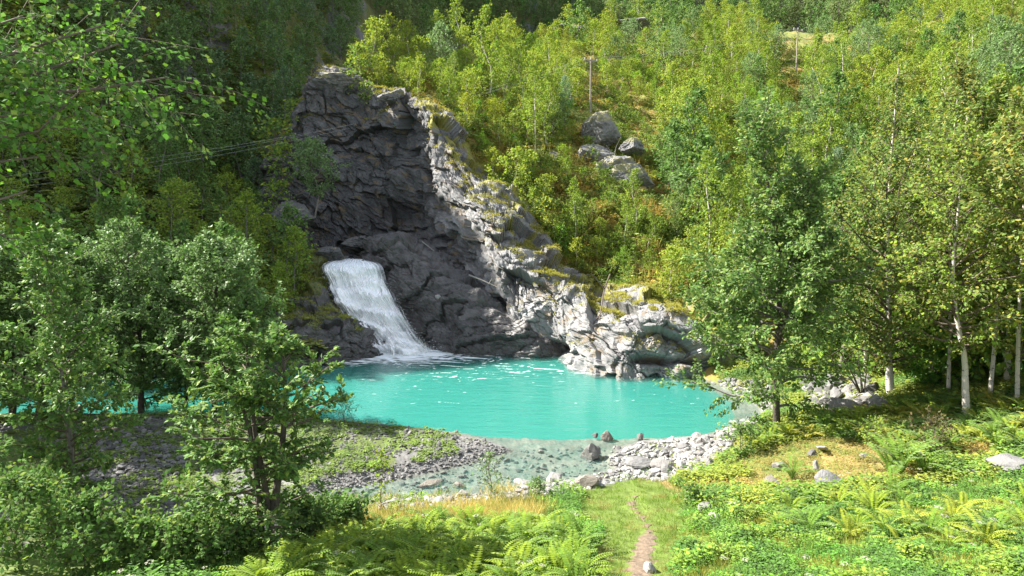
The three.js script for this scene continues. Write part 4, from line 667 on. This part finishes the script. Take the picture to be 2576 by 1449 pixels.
// shingle: far too many to count
{
  const R = rng(95), list = [[], [], []];
  const sow = (poly, n, a, b, c0) => { for (let i = 0; i < n; i++) { const us = poly.map(p => p[0]), vs = poly.map(p => p[1]), u = lerp(Math.min(...us), Math.max(...us), R()), v = lerp(Math.min(...vs), Math.max(...vs), R()); if (!inPoly(poly, u, v)) continue; const p = hit(u, v, 10, 60); if (p && p.y > -0.3) list[i % 3].push([p, lerp(a, b, R() ** 2.5), c0 * (0.45 + 1.1 * R())]); } };
  sow(AREAS.pile, 3600, 0.05, 0.16, 0.25); sow(AREAS.near, 3200, 0.04, 0.13, 0.27); sow(AREAS.bar, 5000, 0.02, 0.075, 0.15); sow(AREAS.bed, 3400, 0.03, 0.12, 0.11); sow(AREAS.cove, 600, 0.08, 0.2, 0.22); sow(AREAS.wood, 500, 0.1, 0.3, 0.2);  // bar and bed pebbles darker: tree shade put into their colour
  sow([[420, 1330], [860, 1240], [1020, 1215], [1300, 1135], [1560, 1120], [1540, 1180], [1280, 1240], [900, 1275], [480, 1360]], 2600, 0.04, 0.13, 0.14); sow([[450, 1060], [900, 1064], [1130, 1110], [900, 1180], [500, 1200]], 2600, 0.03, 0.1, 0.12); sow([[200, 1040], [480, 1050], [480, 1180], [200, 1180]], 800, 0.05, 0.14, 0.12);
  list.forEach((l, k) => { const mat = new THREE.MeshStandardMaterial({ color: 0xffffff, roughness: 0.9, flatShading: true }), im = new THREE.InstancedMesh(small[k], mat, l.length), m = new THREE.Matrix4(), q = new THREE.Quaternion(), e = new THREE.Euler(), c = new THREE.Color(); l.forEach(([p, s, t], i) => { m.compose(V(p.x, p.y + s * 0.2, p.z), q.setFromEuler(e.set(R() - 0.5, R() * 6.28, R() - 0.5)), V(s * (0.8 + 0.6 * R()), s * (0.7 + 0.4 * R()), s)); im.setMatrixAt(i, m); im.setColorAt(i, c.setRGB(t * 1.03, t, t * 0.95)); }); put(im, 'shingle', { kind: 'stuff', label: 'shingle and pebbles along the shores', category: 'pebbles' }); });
}
// crags in the hillside
const cragMat = new THREE.MeshStandardMaterial({ vertexColors: true, roughness: 0.85, bumpMap: rockBump, bumpScale: 0.04, flatShading: true });
function crag(u, v, d, sx, sy, sz, label, seed, moss = 0.25) {
  const g = stoneGeometry(seed, 14, 0.85, 16), p = g.attributes.position, col = new Float32Array(p.count * 3), c = new THREE.Color(), q = V();
  for (let i = 0; i < p.count; i++) {
    q.fromBufferAttribute(p, i); const w = q.clone().multiply(V(sx, sy, sz)), o = { levels: [[1.5, 0.9, 0.6, 0.2], [0.7, 0.4, 0.25, 0.1]] }, b = blocks(Math.atan2(q.x, q.z) * (sx + sz) * 0.5 + seed * 3, w.y, o), k = 1 + b * 0.28 / Math.max(0.6, sy); p.setXYZ(i, q.x * k, q.y * k, q.z * k);
    const t = (moss < -0.3 ? 0.1 : 0.17) * (1 + 0.4 * o.tone) * (1 + 0.35 * fbm3(w.x + seed, w.y, w.z, 4)); c.setRGB(t, t * 0.98, t * 0.94); if (q.y > 0.25) c.lerp(lin(0.26, 0.245, 0.13), sstep(-0.05, 0.1, fbm3(w.x * 0.9 + seed, w.y * 2, w.z * 0.9, 4) + moss)); col.set([c.r, c.g, c.b], i * 3);
  }
  g.setAttribute('color', new THREE.BufferAttribute(col, 3)); g.computeVertexNormals(); const m = new THREE.Mesh(g, cragMat); m.position.copy(P(u, v, d)); m.scale.set(sx, sy, sz); m.rotation.y = seed; return put(m, 'crag', { label, category: 'rock' });
}
crag(1507, 330, 72.5, 2.4, 3.0, 2.2, 'large grey crag with pale lichen cap below the nearer pole', 901); crag(1492, 398, 69, 2.4, 2.4, 1.8, 'grey crag face under the lichen capped crag', 902, -0.1); crag(1592, 368, 69.5, 1.7, 1.3, 1.4, 'small pale capped rock beside the large lichen crag', 903); crag(1590, 452, 64, 2.2, 2.1, 1.7, 'blocky grey crag with overhanging moss on the open hillside', 904, 0.05); crag(1543, 430, 65.8, 2.4, 2.0, 1.7, 'dark grey crag joined to the blocky one', 905, -0.05);
crag(1425, 75, 116, 3.2, 1.5, 3, 'pale rock outcrop high in the sunlit birches', 906); crag(1590, 60, 120, 3.4, 1.6, 3, 'grey rock outcrop high on the hillside beside the pale one', 907, 0); crag(1150, 340, 63, 1.6, 0.8, 1.6, 'flat rock ledge at the edge of the cliff top', 908, 0.1); crag(1270, 350, 67, 1.4, 0.6, 1.4, 'low dark rock step among the hillside birches', 909, -0.1); crag(1385, 400, 66, 1.3, 0.9, 1.3, 'dark rock step left of the large lichen crag', 910, -0.1);
crag(735, 545, 53.5, 1.9, 1.5, 2.2, 'rounded dark outcrop with mossy top left of the alcove', 911, -0.35); crag(845, 215, 62, 2.6, 1.0, 2.4, 'overhanging rock cap at the top left of the cliff', 912, -0.1); crag(985, 245, 60, 1.3, 0.8, 1.3, 'stacked ledge of rock on the cliff top', 913, 0);
crag(905, 612, 54, 1.9, 0.9, 1.6, 'dark rounded boulder wedged above the waterfall', 914, -0.4); crag(985, 612, 53, 1.3, 0.8, 1.2, 'dark block of rock resting on top of the slab', 915, -0.4); crag(840, 640, 50.5, 1.2, 0.9, 1.2, 'dark ledge rock at the lip of the waterfall', 916, -0.4); crag(2545, 1195, 16.8, 0.7, 0.5, 0.7, 'mossy boulder sunk in the bank at the wood edge', 917, 0.2);

const OCHRE = [[1830, 1160], [1960, 1120], [2080, 1100], [2200, 1115], [2290, 1160], [2260, 1215], [2020, 1245], [1900, 1225]];
// ---------------------------------------------------------------- ferns: a ring of fronds each
const frondGeos = Array.from({ length: 3 }, (_, k) => {
  const R = rng(300 + k), L = new Leaves([[1, 1, 1]], R), n = 17, pt = t => V(0, 0.62 * Math.sin(t * 1.45) + 0.02 - 0.12 * t ** 3, 0.78 * (1 - Math.cos(t * 1.45)) + 0.12 * t + 0.02 * k), d = V(), nr = V(), p = V(), tang = V();
  for (let i = 1; i <= n; i++) {
    const t = 0.08 + 0.92 * i / n; p.copy(pt(t)); tang.copy(pt(Math.min(1.02, t + 0.02))).sub(pt(t - 0.02)).normalize(); const len = 0.15 * Math.sin(Math.PI * Math.pow(1 - (t - 0.08) / 1.0, 0.72)) + 0.012;
    for (const s of [-1, 1]) { d.set(s, 0, 0).addScaledVector(tang, 0.45).normalize(); d.y -= 0.12; d.normalize(); nr.set(0, tang.z, -tang.y); L.add(p, d, nr, len, 0.055, 0.1); }
  }
  const W = new Wood(); W.tube([0, 0.25, 0.5, 0.75, 1].map(pt), 0.006, 0.002, 3); const w = W.build(); w.deleteAttribute('uv'); const c = new Float32Array(w.attributes.position.count * 3).fill(0.7); w.setAttribute('color', new THREE.BufferAttribute(c, 3));
  return mergeGeometries([L.build(), w]);
});
const fernTones = [[0.2, 0.31, 0.022], [0.24, 0.33, 0.022], [0.14, 0.25, 0.026], [0.32, 0.37, 0.028], [0.36, 0.33, 0.035]].map(c => leafMat(c, 0.45, 1));
function fernAt(p, s, tone, R, info) {
  const g = new THREE.Group(), n = 7 + Math.floor(R() * 3);
  for (let i = 0; i < n; i++) { const m = part('frond', frondGeos[i % 3], fernTones[tone], g); m.rotation.set(0, i / n * 6.28 + (R() - 0.5) * 0.6, 0); m.rotateX((R() - 0.5) * 0.5 - 0.12); m.scale.setScalar(0.8 + 0.4 * R()); }
  g.position.set(p.x, p.y - 0.02, p.z); g.rotation.set((R() - 0.5) * 0.2, R() * 6.28, (R() - 0.5) * 0.2); g.scale.setScalar(s); put(g, 'fern', info);
}
{
  const R = rng(310), open = (p, u, v) => Math.abs(p.x - pathX(p.z)) > 0.75 && !inPoly(OCHRE, u, v), sets = [
    [[[600, 1500], [690, 1445], [850, 1392], [1000, 1352], [1180, 1332], [1330, 1340], [1450, 1372], [1490, 1500]], 190, 0.25, 'bright green fern in the thick patch left of the path', 'ferns of the patch left of the path', () => Math.floor(R() * 2.9), 0.66],
    [[[1900, 1310], [2100, 1255], [2300, 1240], [2600, 1270], [2600, 1400], [2200, 1390], [1950, 1370]], 26, 0.5, 'pale yellow-green fern rising from the herbs right of the path', 'ferns of the herb meadow', () => 1 + Math.floor(R() * 2.9), 0.62],
    [[[1850, 1135], [2100, 1060], [2300, 1030], [2600, 1020], [2600, 1130], [2200, 1140], [1950, 1185]], 80, 0.4, 'yellowing fern on the bank below the birches', 'ferns of the birch bank', () => 1 + Math.floor(R() * 3.6), 0.7],
  ];
  for (const [poly, n, gap, label, group, tone, s] of sets) { const got = []; spread(got, poly, n, gap, 320 + n, 8, 40, open); got.forEach(e => fernAt(e.p, s * (0.75 + 0.5 * e.R), tone(), R, { label, category: 'fern', group })); }
  const big = [[2270, 1205, 1.25, 2, 'large deep green fern clump on the rim above the meadow'], [2320, 1200, 1.1, 2, 'second large fern joined to the deep green clump'], [2235, 1195, 1.15, 2, 'fern leaning left at the edge of the deep green clump'], [1992, 1210, 0.85, 2, 'upright green fern beside the ochre wedge stone']];
  for (const [u, v, s, t, label] of big) fernAt(hit(u, v), s, t, R, { label, category: 'fern' });
}
// ---------------------------------------------------------------- herbs and grass: too many to count
function clump(seed, n, h, leaf, w, rad) { const R = rng(seed), L = new Leaves([[1, 1, 1], [0.8, 0.9, 0.9], [1.15, 1.08, 0.9]], R), d = V(), nr = V(), p = V(); for (let i = 0; i < n; i++) { const a = R() * 6.28, r = rad * Math.sqrt(R()), y = h * (0.25 + 0.75 * R()) * (1 - 0.5 * (r / rad) ** 2); p.set(Math.cos(a) * r, y, Math.sin(a) * r); const b = a + (R() - 0.5) * 2.5; d.set(Math.cos(b), 0.1 + 0.5 * (R() - 0.4), Math.sin(b)).normalize(); nr.set((R() - 0.5) * 0.8, 1, (R() - 0.5) * 0.8).normalize(); const s = leaf * (0.6 + 0.8 * R()); L.add(p, d, nr, s, s * w); } return L.build(); }
function tuft(seed, n, h, rad, w) { const R = rng(seed), L = new Leaves([[1, 1, 1], [0.85, 0.9, 0.9], [1.2, 1.08, 0.9]], R), d = V(), nr = V(), p = V(); for (let i = 0; i < n; i++) { const a = R() * 6.28, r = rad * Math.sqrt(R()); p.set(Math.cos(a) * r, 0, Math.sin(a) * r); d.set(Math.cos(a) * (0.15 + 0.7 * R()), 1, Math.sin(a) * (0.15 + 0.7 * R())).normalize(); nr.set(Math.cos(a * 3), 0, Math.sin(a * 3)); L.add(p, d, nr, h * (0.5 + 0.7 * R()), w, 0.3); } return L.build(); }
function cover(name, label, geos, mat, rows, category) {
  geos.forEach((g, k) => { const l = rows.filter((_, i) => i % geos.length === k), im = new THREE.InstancedMesh(g, mat, l.length), m = new THREE.Matrix4(), q = new THREE.Quaternion(), e = new THREE.Euler(), c = new THREE.Color(); l.forEach((r, i) => { m.compose(V(r.x, r.y, r.z), q.setFromEuler(e.set(r.t * 0.2, r.a, r.t * -0.2)), V(r.s, r.s * r.k, r.s)); im.setMatrixAt(i, m); im.setColorAt(i, c.setRGB(...r.c)); }); put(im, name, { kind: 'stuff', label, category }); });
}
{
  const R = rng(400), herbs = [], grass = [], hay = [], slope = [], mosses = [];
  const row = (p, s, c, j = 0.25) => { const k = 1 - j + 2 * j * R(); return { x: p.x, y: p.y - 0.01, z: p.z, s: s * (0.7 + 0.6 * R()), k: 0.8 + 0.5 * R(), a: R() * 6.28, t: R() - 0.5, c: c.map(v => v * k) }; };
  for (let i = 0; i < 80000; i++) {
    const z = -10.3 - 27 * R() ** 0.85, x = -z * lerp(-0.62, 0.86, R()), y = ground(x, z); if (y < 0.12) continue;
    const d = waterSide(x, z); if (d < 0.5) continue; const vw = viewOf({ x, y, z }); if (['pile', 'near', 'bar', 'bed', 'cove', 'wood'].some(k => inPoly(AREAS[k], vw[0], vw[1])) && R() < 0.94) continue;
    const off = x - pathX(z), b = fbm2(x * 0.5, z * 0.5, 3), lane = z > -21.2 ? Math.abs(off + 0.15) - lerp(0.75, 1.35, sstep(-13, -18, z)) - 0.35 * b : 1, dryZone = z < -15.6 && z > -19.8 && x < 0.6 + b && x > -5, p = { x, y, z };
    if (x < -4.6 && z < -14.6) { if (R() < 0.05) herbs.push(row(p, 0.7, [0.1, 0.15, 0.03])); continue; }
    if (lane < 0) { if (Math.abs(off) > 0.22 || (z < -15 && R() < 0.5)) if (R() < 0.75) grass.push(row(p, 0.42, b > 0.12 ? [0.24, 0.2, 0.07] : [0.145, 0.2, 0.03])); continue; }
    if (dryZone && d > 0.6) { hay.push(row(p, 0.9, R() < 0.7 ? [0.4, 0.3, 0.12] : [0.2, 0.22, 0.05])); continue; }
    if (x < 8 && z < -22) continue;
    if (inPoly(OCHRE, vw[0], vw[1])) { if (R() < 0.62) slope.push(row(p, 0.45, R() < 0.7 ? [0.27, 0.2, 0.06] : [0.17, 0.2, 0.035])); continue; }
    if (x > 5 && z < -16.5) { const w = n2(x * 0.35, z * 0.35) + 0.4 * (R() - 0.5); if (w > 0.25 && z > -19.5) { if (R() < 0.5) slope.push(row(p, 0.6, [0.32, 0.22, 0.06])); } else slope.push(row(p, 1.0, w > -0.1 ? [0.22, 0.235, 0.03] : w > -0.45 ? [0.15, 0.22, 0.03] : [0.09, 0.15, 0.025])); continue; }
    const w = n2(x * 0.6 + 9, z * 0.6); if (off > 0 && w > 0.42) { if (R() < 0.6) grass.push(row(p, 0.8, [0.24, 0.225, 0.045])); continue; }
    if (x < 1 && z < -15.2 && R() < 0.6) { grass.push(row(p, 0.8, [0.2, 0.21, 0.05])); continue; }
    if (R() < 0.8) herbs.push(row(p, 0.75 + 0.5 * b, w > -0.2 ? [0.125 + 0.09 * b, 0.215, 0.03] : [0.08, 0.155, 0.028], 0.35)); else grass.push(row(p, 1, [0.13, 0.19, 0.035]));
  }
  M.herb = leafMat([1.35, 1.5, 1.3], 0.42, 1);
  cover('meadow_herbs', 'low leafy herbs covering the meadow', [clump(411, 30, 0.3, 0.085, 0.55, 0.16), clump(412, 30, 0.22, 0.07, 0.6, 0.17), clump(413, 26, 0.42, 0.09, 0.5, 0.15)], M.herb, herbs, 'herbs');
  cover('meadow_grass', 'short green grass beside the path', [tuft(421, 14, 0.24, 0.1, 0.012), tuft(422, 14, 0.3, 0.12, 0.012)], M.herb, grass, 'grass');
  cover('dry_grass', 'straw coloured dry grass above the stream edge', [tuft(431, 16, 0.34, 0.12, 0.01), tuft(432, 14, 0.42, 0.12, 0.01)], M.herb, hay, 'grass');
  cover('bank_herbs', 'yellow-green bilberry and bracken on the bank below the birches', [clump(441, 30, 0.34, 0.1, 0.5, 0.24), clump(442, 30, 0.26, 0.085, 0.55, 0.24)], M.herb, slope, 'herbs');
  const umbels = []; for (let i = 0; i < 320; i++) { const z = -11 - 8 * R(), x = -z * lerp(-0.6, 0.8, R()), y = ground(x, z); if (y < 0.4 || Math.abs(x - pathX(z)) < 1.2 || n2(x * 0.4 + 40, z * 0.4) < 0.25 || waterSide(x, z) < 1) continue; umbels.push(row({ x, y, z }, 0.9, [0.36, 0.36, 0.27])); }
  { const Rr = rng(470), L = new Leaves([[1, 1, 1]], Rr), W = new Wood(), u = V(0, 1, 0); for (let i = 0; i < 30; i++) { const a = Rr() * 6.28, r = 0.065 * Math.sqrt(Rr()); L.add(V(Math.cos(a) * r, 0.55 - r * 0.3, Math.sin(a) * r), V(Math.cos(a), 0.1, Math.sin(a)), u, 0.022, 0.02); } cover('cow_parsley', 'cream flower heads scattered over the meadow herbs', [L.build()], leafMat([1, 1, 1], 0.2, 1), umbels, 'flowers'); }
  // moss, grass and bilberry over the hillside and on the ledges of the rocks
  for (let i = 0; i < 26000; i++) { const u = lerp(880, 2600, R()), v = lerp(90, 900, R()); if (!inPoly(HILL, u, v)) continue; const p = hit(u, v, 38, 150); if (!p) continue; const w = n2(p.x * 0.16, p.z * 0.16) + 0.5 * n2(p.x * 0.7, p.z * 0.7) + 0.3 * (R() - 0.5); mosses.push(row(p, 1.0 + 0.7 * R(), w > 0.3 ? [0.3, 0.2, 0.05] : w > -0.1 ? [0.24, 0.23, 0.045] : [0.14, 0.18, 0.03])); }
  for (const [mesh, chance, c] of [[cliffMesh, 0.5, [0.27, 0.23, 0.04]], [bankMesh, 0.3, [0.24, 0.23, 0.045]]]) { const q = mesh.geometry.attributes.position, nn = mesh.geometry.attributes.normal; for (let i = 0; i < q.count; i += 2) { if (mesh === cliffMesh && i < q.count * 0.6 && R() < 0.93) continue; const x = q.getX(i), y = q.getY(i), z = q.getZ(i); if (nn.getY(i) < 0.72 || R() > chance || (mesh === bankMesh ? x > -9.5 || y < 0.8 : y < 1)) continue; if (fbm3(x * 0.35, y * 0.35, z * 0.35, 3) < (mesh === cliffMesh && x > -6 ? -0.12 : 0.05)) continue; mosses.push(row({ x, y, z }, 0.5, c)); } }
  cover('hillside_undergrowth', 'moss, grass and bilberry covering the hillside between the trees', [clump(451, 22, 0.3, 0.22, 0.5, 0.34), tuft(452, 18, 0.4, 0.3, 0.03), clump(453, 24, 0.2, 0.16, 0.6, 0.34)], M.herb, mosses, 'undergrowth');
  const leftSlope = []; for (let i = 0; i < 9000; i++) { const u = lerp(-40, 900, R()), v = lerp(-10, 900, R()), p = hit(u, v, 36, 160); if (p && p.y > 0.2 && p.x < -11) leftSlope.push(row(p, 1.2 + 0.9 * R(), R() < 0.5 ? [0.24, 0.23, 0.045] : [0.14, 0.18, 0.03])); }
  for (let i = 0; i < 3600; i++) { const u = lerp(-40, 1150, R()), v = lerp(1040, 1330, R()), p = hit(u, v, 15, 36); if (p && p.y > 0.2 && waterSide(p.x, p.z) > 0.5 && fbm2(p.x * 0.3, p.z * 0.3, 3) > -0.05) leftSlope.push(row(p, 0.4, [0.14, 0.18, 0.03])); }
  cover('shaded_undergrowth', 'moss and bilberry on the slopes left of the fall', [clump(461, 22, 0.3, 0.22, 0.55, 0.36), clump(462, 22, 0.22, 0.18, 0.6, 0.36)], M.herb, leftSlope, 'undergrowth');
}
// ---------------------------------------------------------------- bushes that stand alone
function bush(u, v, d, h, R, label, palette, seed, o = {}) {
  const t = growTree({ seed, h, r: 0.018, base: 0.06, R, limbs: 24, twigs: 6, upLow: 0.4, upHigh: 1.2, density: 22, leaf: 0.075, spread: 0.05, twigR: 0.004, palette, sides: 5, ...o });
  treeThing(o.name || 'bush', { label, category: o.cat || 'bush' }, t, [M.twig, M.twig, o.mat || M.leaf], d ? onGround(P(u, v, d)) : hit(u, v), seed);
}
bush(868, 1068, 0, 0.95, 0.75, 'dark willow bush at the water edge of the gravel bar', PAL.willow, 601, { leafW: 0.3, leaf: 0.1 });
bush(962, 1302, 0, 1.75, 0.5, 'thin birch sapling with a single stem beside the stream', PAL.birch, 602, { name: 'sapling', cat: 'sapling', limbs: 20, twigs: 4, base: 0.1, density: 16, leaf: 0.09 });
bush(1232, 1262, 0, 1.35, 0.62, 'pale green willow bush on the bank of the shallow stream', PAL.willow, 603, { leafW: 0.35, leaf: 0.1 });
bush(1352, 1252, 0, 0.5, 0.3, 'little green bush between the white stream boulders', PAL.willow, 604);
bush(1862, 1150, 0, 0.95, 0.75, 'round green bush between the stone pile and the yellow bank', PAL.alder.concat(PAL.elm), 605, { leaf: 0.1 });
bush(1905, 1108, 0, 0.8, 0.5, 'small bush at the foot of the large dark alder', PAL.alder, 606, { leaf: 0.1 });
bush(2345, 1148, 0, 0.95, 0.8, 'browning bush with dry twigs on the yellow bank', [[0.15, 0.1, 0.045], [0.12, 0.11, 0.03], [0.1, 0.13, 0.03]], 607, { leaf: 0.085 });
bush(1745, 1278, 0, 0.42, 0.5, 'low leafy bush above the half sunk stones right of the path', PAL.elm, 608, { leaf: 0.1 });
bush(2200, 1125, 0, 0.7, 0.7, 'green bush on the bank left of the browning bush', PAL.birch, 609);
{ // thicket on the left, in front
  let k = 620; for (const [u, v, d, h, R, lab] of [[60, 1440, 13.2, 1.9, 1.2, 'tall leafy bush at the lowest left of the dry bed'], [220, 1449, 13, 1.5, 1.0, 'leafy bush between the tall bush and the elm'], [350, 1449, 13.2, 1.0, 0.9, 'low bush on the rim of the dry bed'], [480, 1449, 13.4, 0.85, 0.9, 'low bush with pale leaves left of the elm trunk'], [590, 1430, 13.8, 0.75, 0.7, 'small bush at the left foot of the elm'], [780, 1360, 15, 0.9, 0.8, 'round bush right of the elm trunk'], [880, 1330, 15.9, 0.75, 0.7, 'round bush above the fern patch, next to the sapling'], [830, 1300, 16.8, 0.6, 0.6, 'small bush on the shingle above the fern patch'], [-60, 1360, 15, 2.4, 1.4, 'tall bush below the slender pale tree'], [120, 1330, 15.6, 1.5, 1.0, 'bush at the foot of the slender pale tree'], [560, 1380, 15.2, 0.8, 0.8, 'bush behind the elm on the gravel rim']])
    bush(u, v, d, h, R, lab, PAL.elm.concat(PAL.alder), k++, { leaf: 0.1, density: 30, limbs: 54, twigs: 8, spread: 0.09 });
}
// the dark many-stemmed bush under the birch, its stems leaning to the water
treeThing('hazel_bush', { label: 'dark bush of bare leaning stems under the stout white birch', category: 'bush' }, growTree({ seed: 640, h: 2.6, r: 0.05, base: 0.5, R: 1.0, limbs: 20, twigs: 5, density: 12, leaf: 0.12, spread: 0.1, twigR: 0.006, palette: PAL.elm, path: [[0, 0, 0], [-0.12, 0.3, 0], [-0.35, 0.7, 0], [-0.5, 0.95, 0]], stems: [[[0.02, 0, 0], [-0.05, 0.4, 0.02], [-0.1, 0.9, 0]], [[0.02, 0, 0.02], [-0.2, 0.3, 0.05], [-0.55, 0.62, 0.1], [-0.8, 0.85, 0.1]], [[0, 0, 0], [-0.15, 0.28, -0.05], [-0.5, 0.55, -0.1], [-0.9, 0.66, -0.1]], [[0.03, 0, 0], [0.06, 0.4, 0], [0.05, 0.85, 0.05]], [[0.02, 0, 0.03], [-0.1, 0.45, 0.1], [-0.3, 0.9, 0.12]]], stemR: 0.8 }), [M.bark, M.bark, M.leaf], GR(2165, 1035, 27.5));

// ---------------------------------------------------------------- power line
const poleMat = new THREE.MeshStandardMaterial({ color: lin(0.42, 0.36, 0.3), map: barkMap, roughness: 0.9 }), insulatorMat = new THREE.MeshStandardMaterial({ color: lin(0.5, 0.5, 0.48), roughness: 0.3 });
function pole(u, vTop, vFoot, label) {
  const foot = hit(u, vFoot), g = new THREE.Group(), h = P(u, vTop, -foot.z).y - foot.y, W = new Wood(), a = 0.5;
  W.tube([V(0, -0.3, 0), V(0, h * 0.5, 0), V(0, h + 0.12, 0)], 0.11, 0.08, 10); part('shaft', W.build(), poleMat, g);
  const arm = part('crossarm', new THREE.BoxGeometry(1.9, 0.13, 0.1), poleMat, g); arm.position.set(0, h - 0.05, 0.13); arm.rotation.y = a; const ends = [];
  for (const s of [-0.85, 0, 0.85]) { const i = part('insulator', new THREE.CylinderGeometry(0.05, 0.06, 0.22, 8), insulatorMat, arm); i.position.set(s, s ? 0.17 : 0.27, 0); ends.push(V(Math.cos(a) * s, h + (s ? 0.2 : 0.3), 0.13 - Math.sin(a) * s).add(foot)); }
  for (const s of [-1, 1]) { const b = part('brace', new THREE.BoxGeometry(0.62, 0.05, 0.03), poleMat, arm); b.position.set(s * 0.28, -0.22, 0.02); b.rotation.z = s * 0.75; }
  g.position.copy(foot); put(g, 'power_pole', { label, category: 'pole' }); return ends;
}
const near = pole(1485, 152, 282, 'wooden power pole with crossarm just above the lichen capped crag'), farEnds = pole(2003, 76, 182, 'wooden power pole with crossarm near the dark gap of the crest');
const wireMat = new THREE.MeshStandardMaterial({ color: lin(0.5, 0.5, 0.5), roughness: 0.5, metalness: 0.3 });
[[-60, 470], [-60, 486], [-60, 452]].forEach(([u, v], i) => { const a = near[i], b = P(u, v, 44), pts = []; for (let k = 0; k <= 60; k++) { const t = k / 60, p = a.clone().lerp(b, t); p.y -= 3.0 * 4 * t * (1 - t) * 0.5; pts.push(p); } const W = new Wood(); W.tube(pts, 0.006, 0.006, 4); put(new THREE.Mesh(W.build(), wireMat), 'power_wire', { label: ['middle of the power wires sagging past the cliff', 'lowest of the power wires sagging past the cliff', 'uppermost of the power wires sagging past the cliff'][i], category: 'wire' }); });
farEnds.forEach((b, i) => { const a = near[i], pts = []; for (let k = 0; k <= 24; k++) { const t = k / 24, p = a.clone().lerp(b, t); p.y -= 0.9 * 4 * t * (1 - t); pts.push(p); } const W = new Wood(); W.tube(pts, 0.005, 0.005, 4); put(new THREE.Mesh(W.build(), wireMat), 'power_wire', { label: 'thin wire strung between the two wooden power poles', category: 'wire', group: 'wires between the poles' }); });

// ---------------------------------------------------------------- dead wood
const deadMat = new THREE.MeshStandardMaterial({ color: lin(0.42, 0.39, 0.35), map: barkMap, roughness: 0.9 });
function deadWood(label, lines, name = 'fallen_log') { const g = new THREE.Group(); lines.forEach(([pts, r], i) => { const W = new Wood(), c = new THREE.CatmullRomCurve3(pts.map(p => P(...p))); W.tube(c.getPoints(8), r, r * 0.4, 6); part(i ? 'branch' : 'stem', W.build(), name === 'dead_snag' ? M.twig : deadMat, g); }); put(g, name, { label, category: 'dead wood' }); }
deadWood('bleached fallen log lying across the top of the dark slab', [[[[1180, 692, 47.2], [1215, 706, 46.6], [1250, 722, 46.2]], 0.06], [[[1230, 714, 46.3], [1238, 700, 46.2]], 0.04]]);
deadWood('thin bleached log wedged under the cliff behind the slab', [[[[1062, 608, 51.8], [1080, 622, 51.4], [1105, 642, 50.9]], 0.05]]);
deadWood('bare dead snag hanging its roots over the cliff edge', [[[[1535, 690, 42.6], [1520, 730, 42], [1512, 780, 41], [1505, 815, 40.3]], 0.06], [[[1520, 725, 42], [1490, 690, 42.2]], 0.05], [[[1522, 715, 42], [1560, 770, 41]], 0.04], [[[1510, 790, 40.8], [1480, 830, 40.2]], 0.04], [[[1508, 800, 40.6], [1530, 835, 39.8]], 0.035]], 'dead_snag');
deadWood('bleached driftwood stick on the stony shore of the cove', [[[[1800, 962, 35.6], [1830, 980, 34.6], [1850, 990, 34]], 0.05], [[[1822, 975, 34.8], [1840, 962, 34.9]], 0.03]], 'driftwood');
deadWood('forked bare branch standing before the lichen capped crag', [[[[1545, 400, 68], [1550, 370, 68], [1562, 345, 68]], 0.06], [[[1546, 395, 68], [1525, 365, 68]], 0.05]], 'dead_branch');
console.log('leaves', leafCount);

renderer.render(scene, camera);
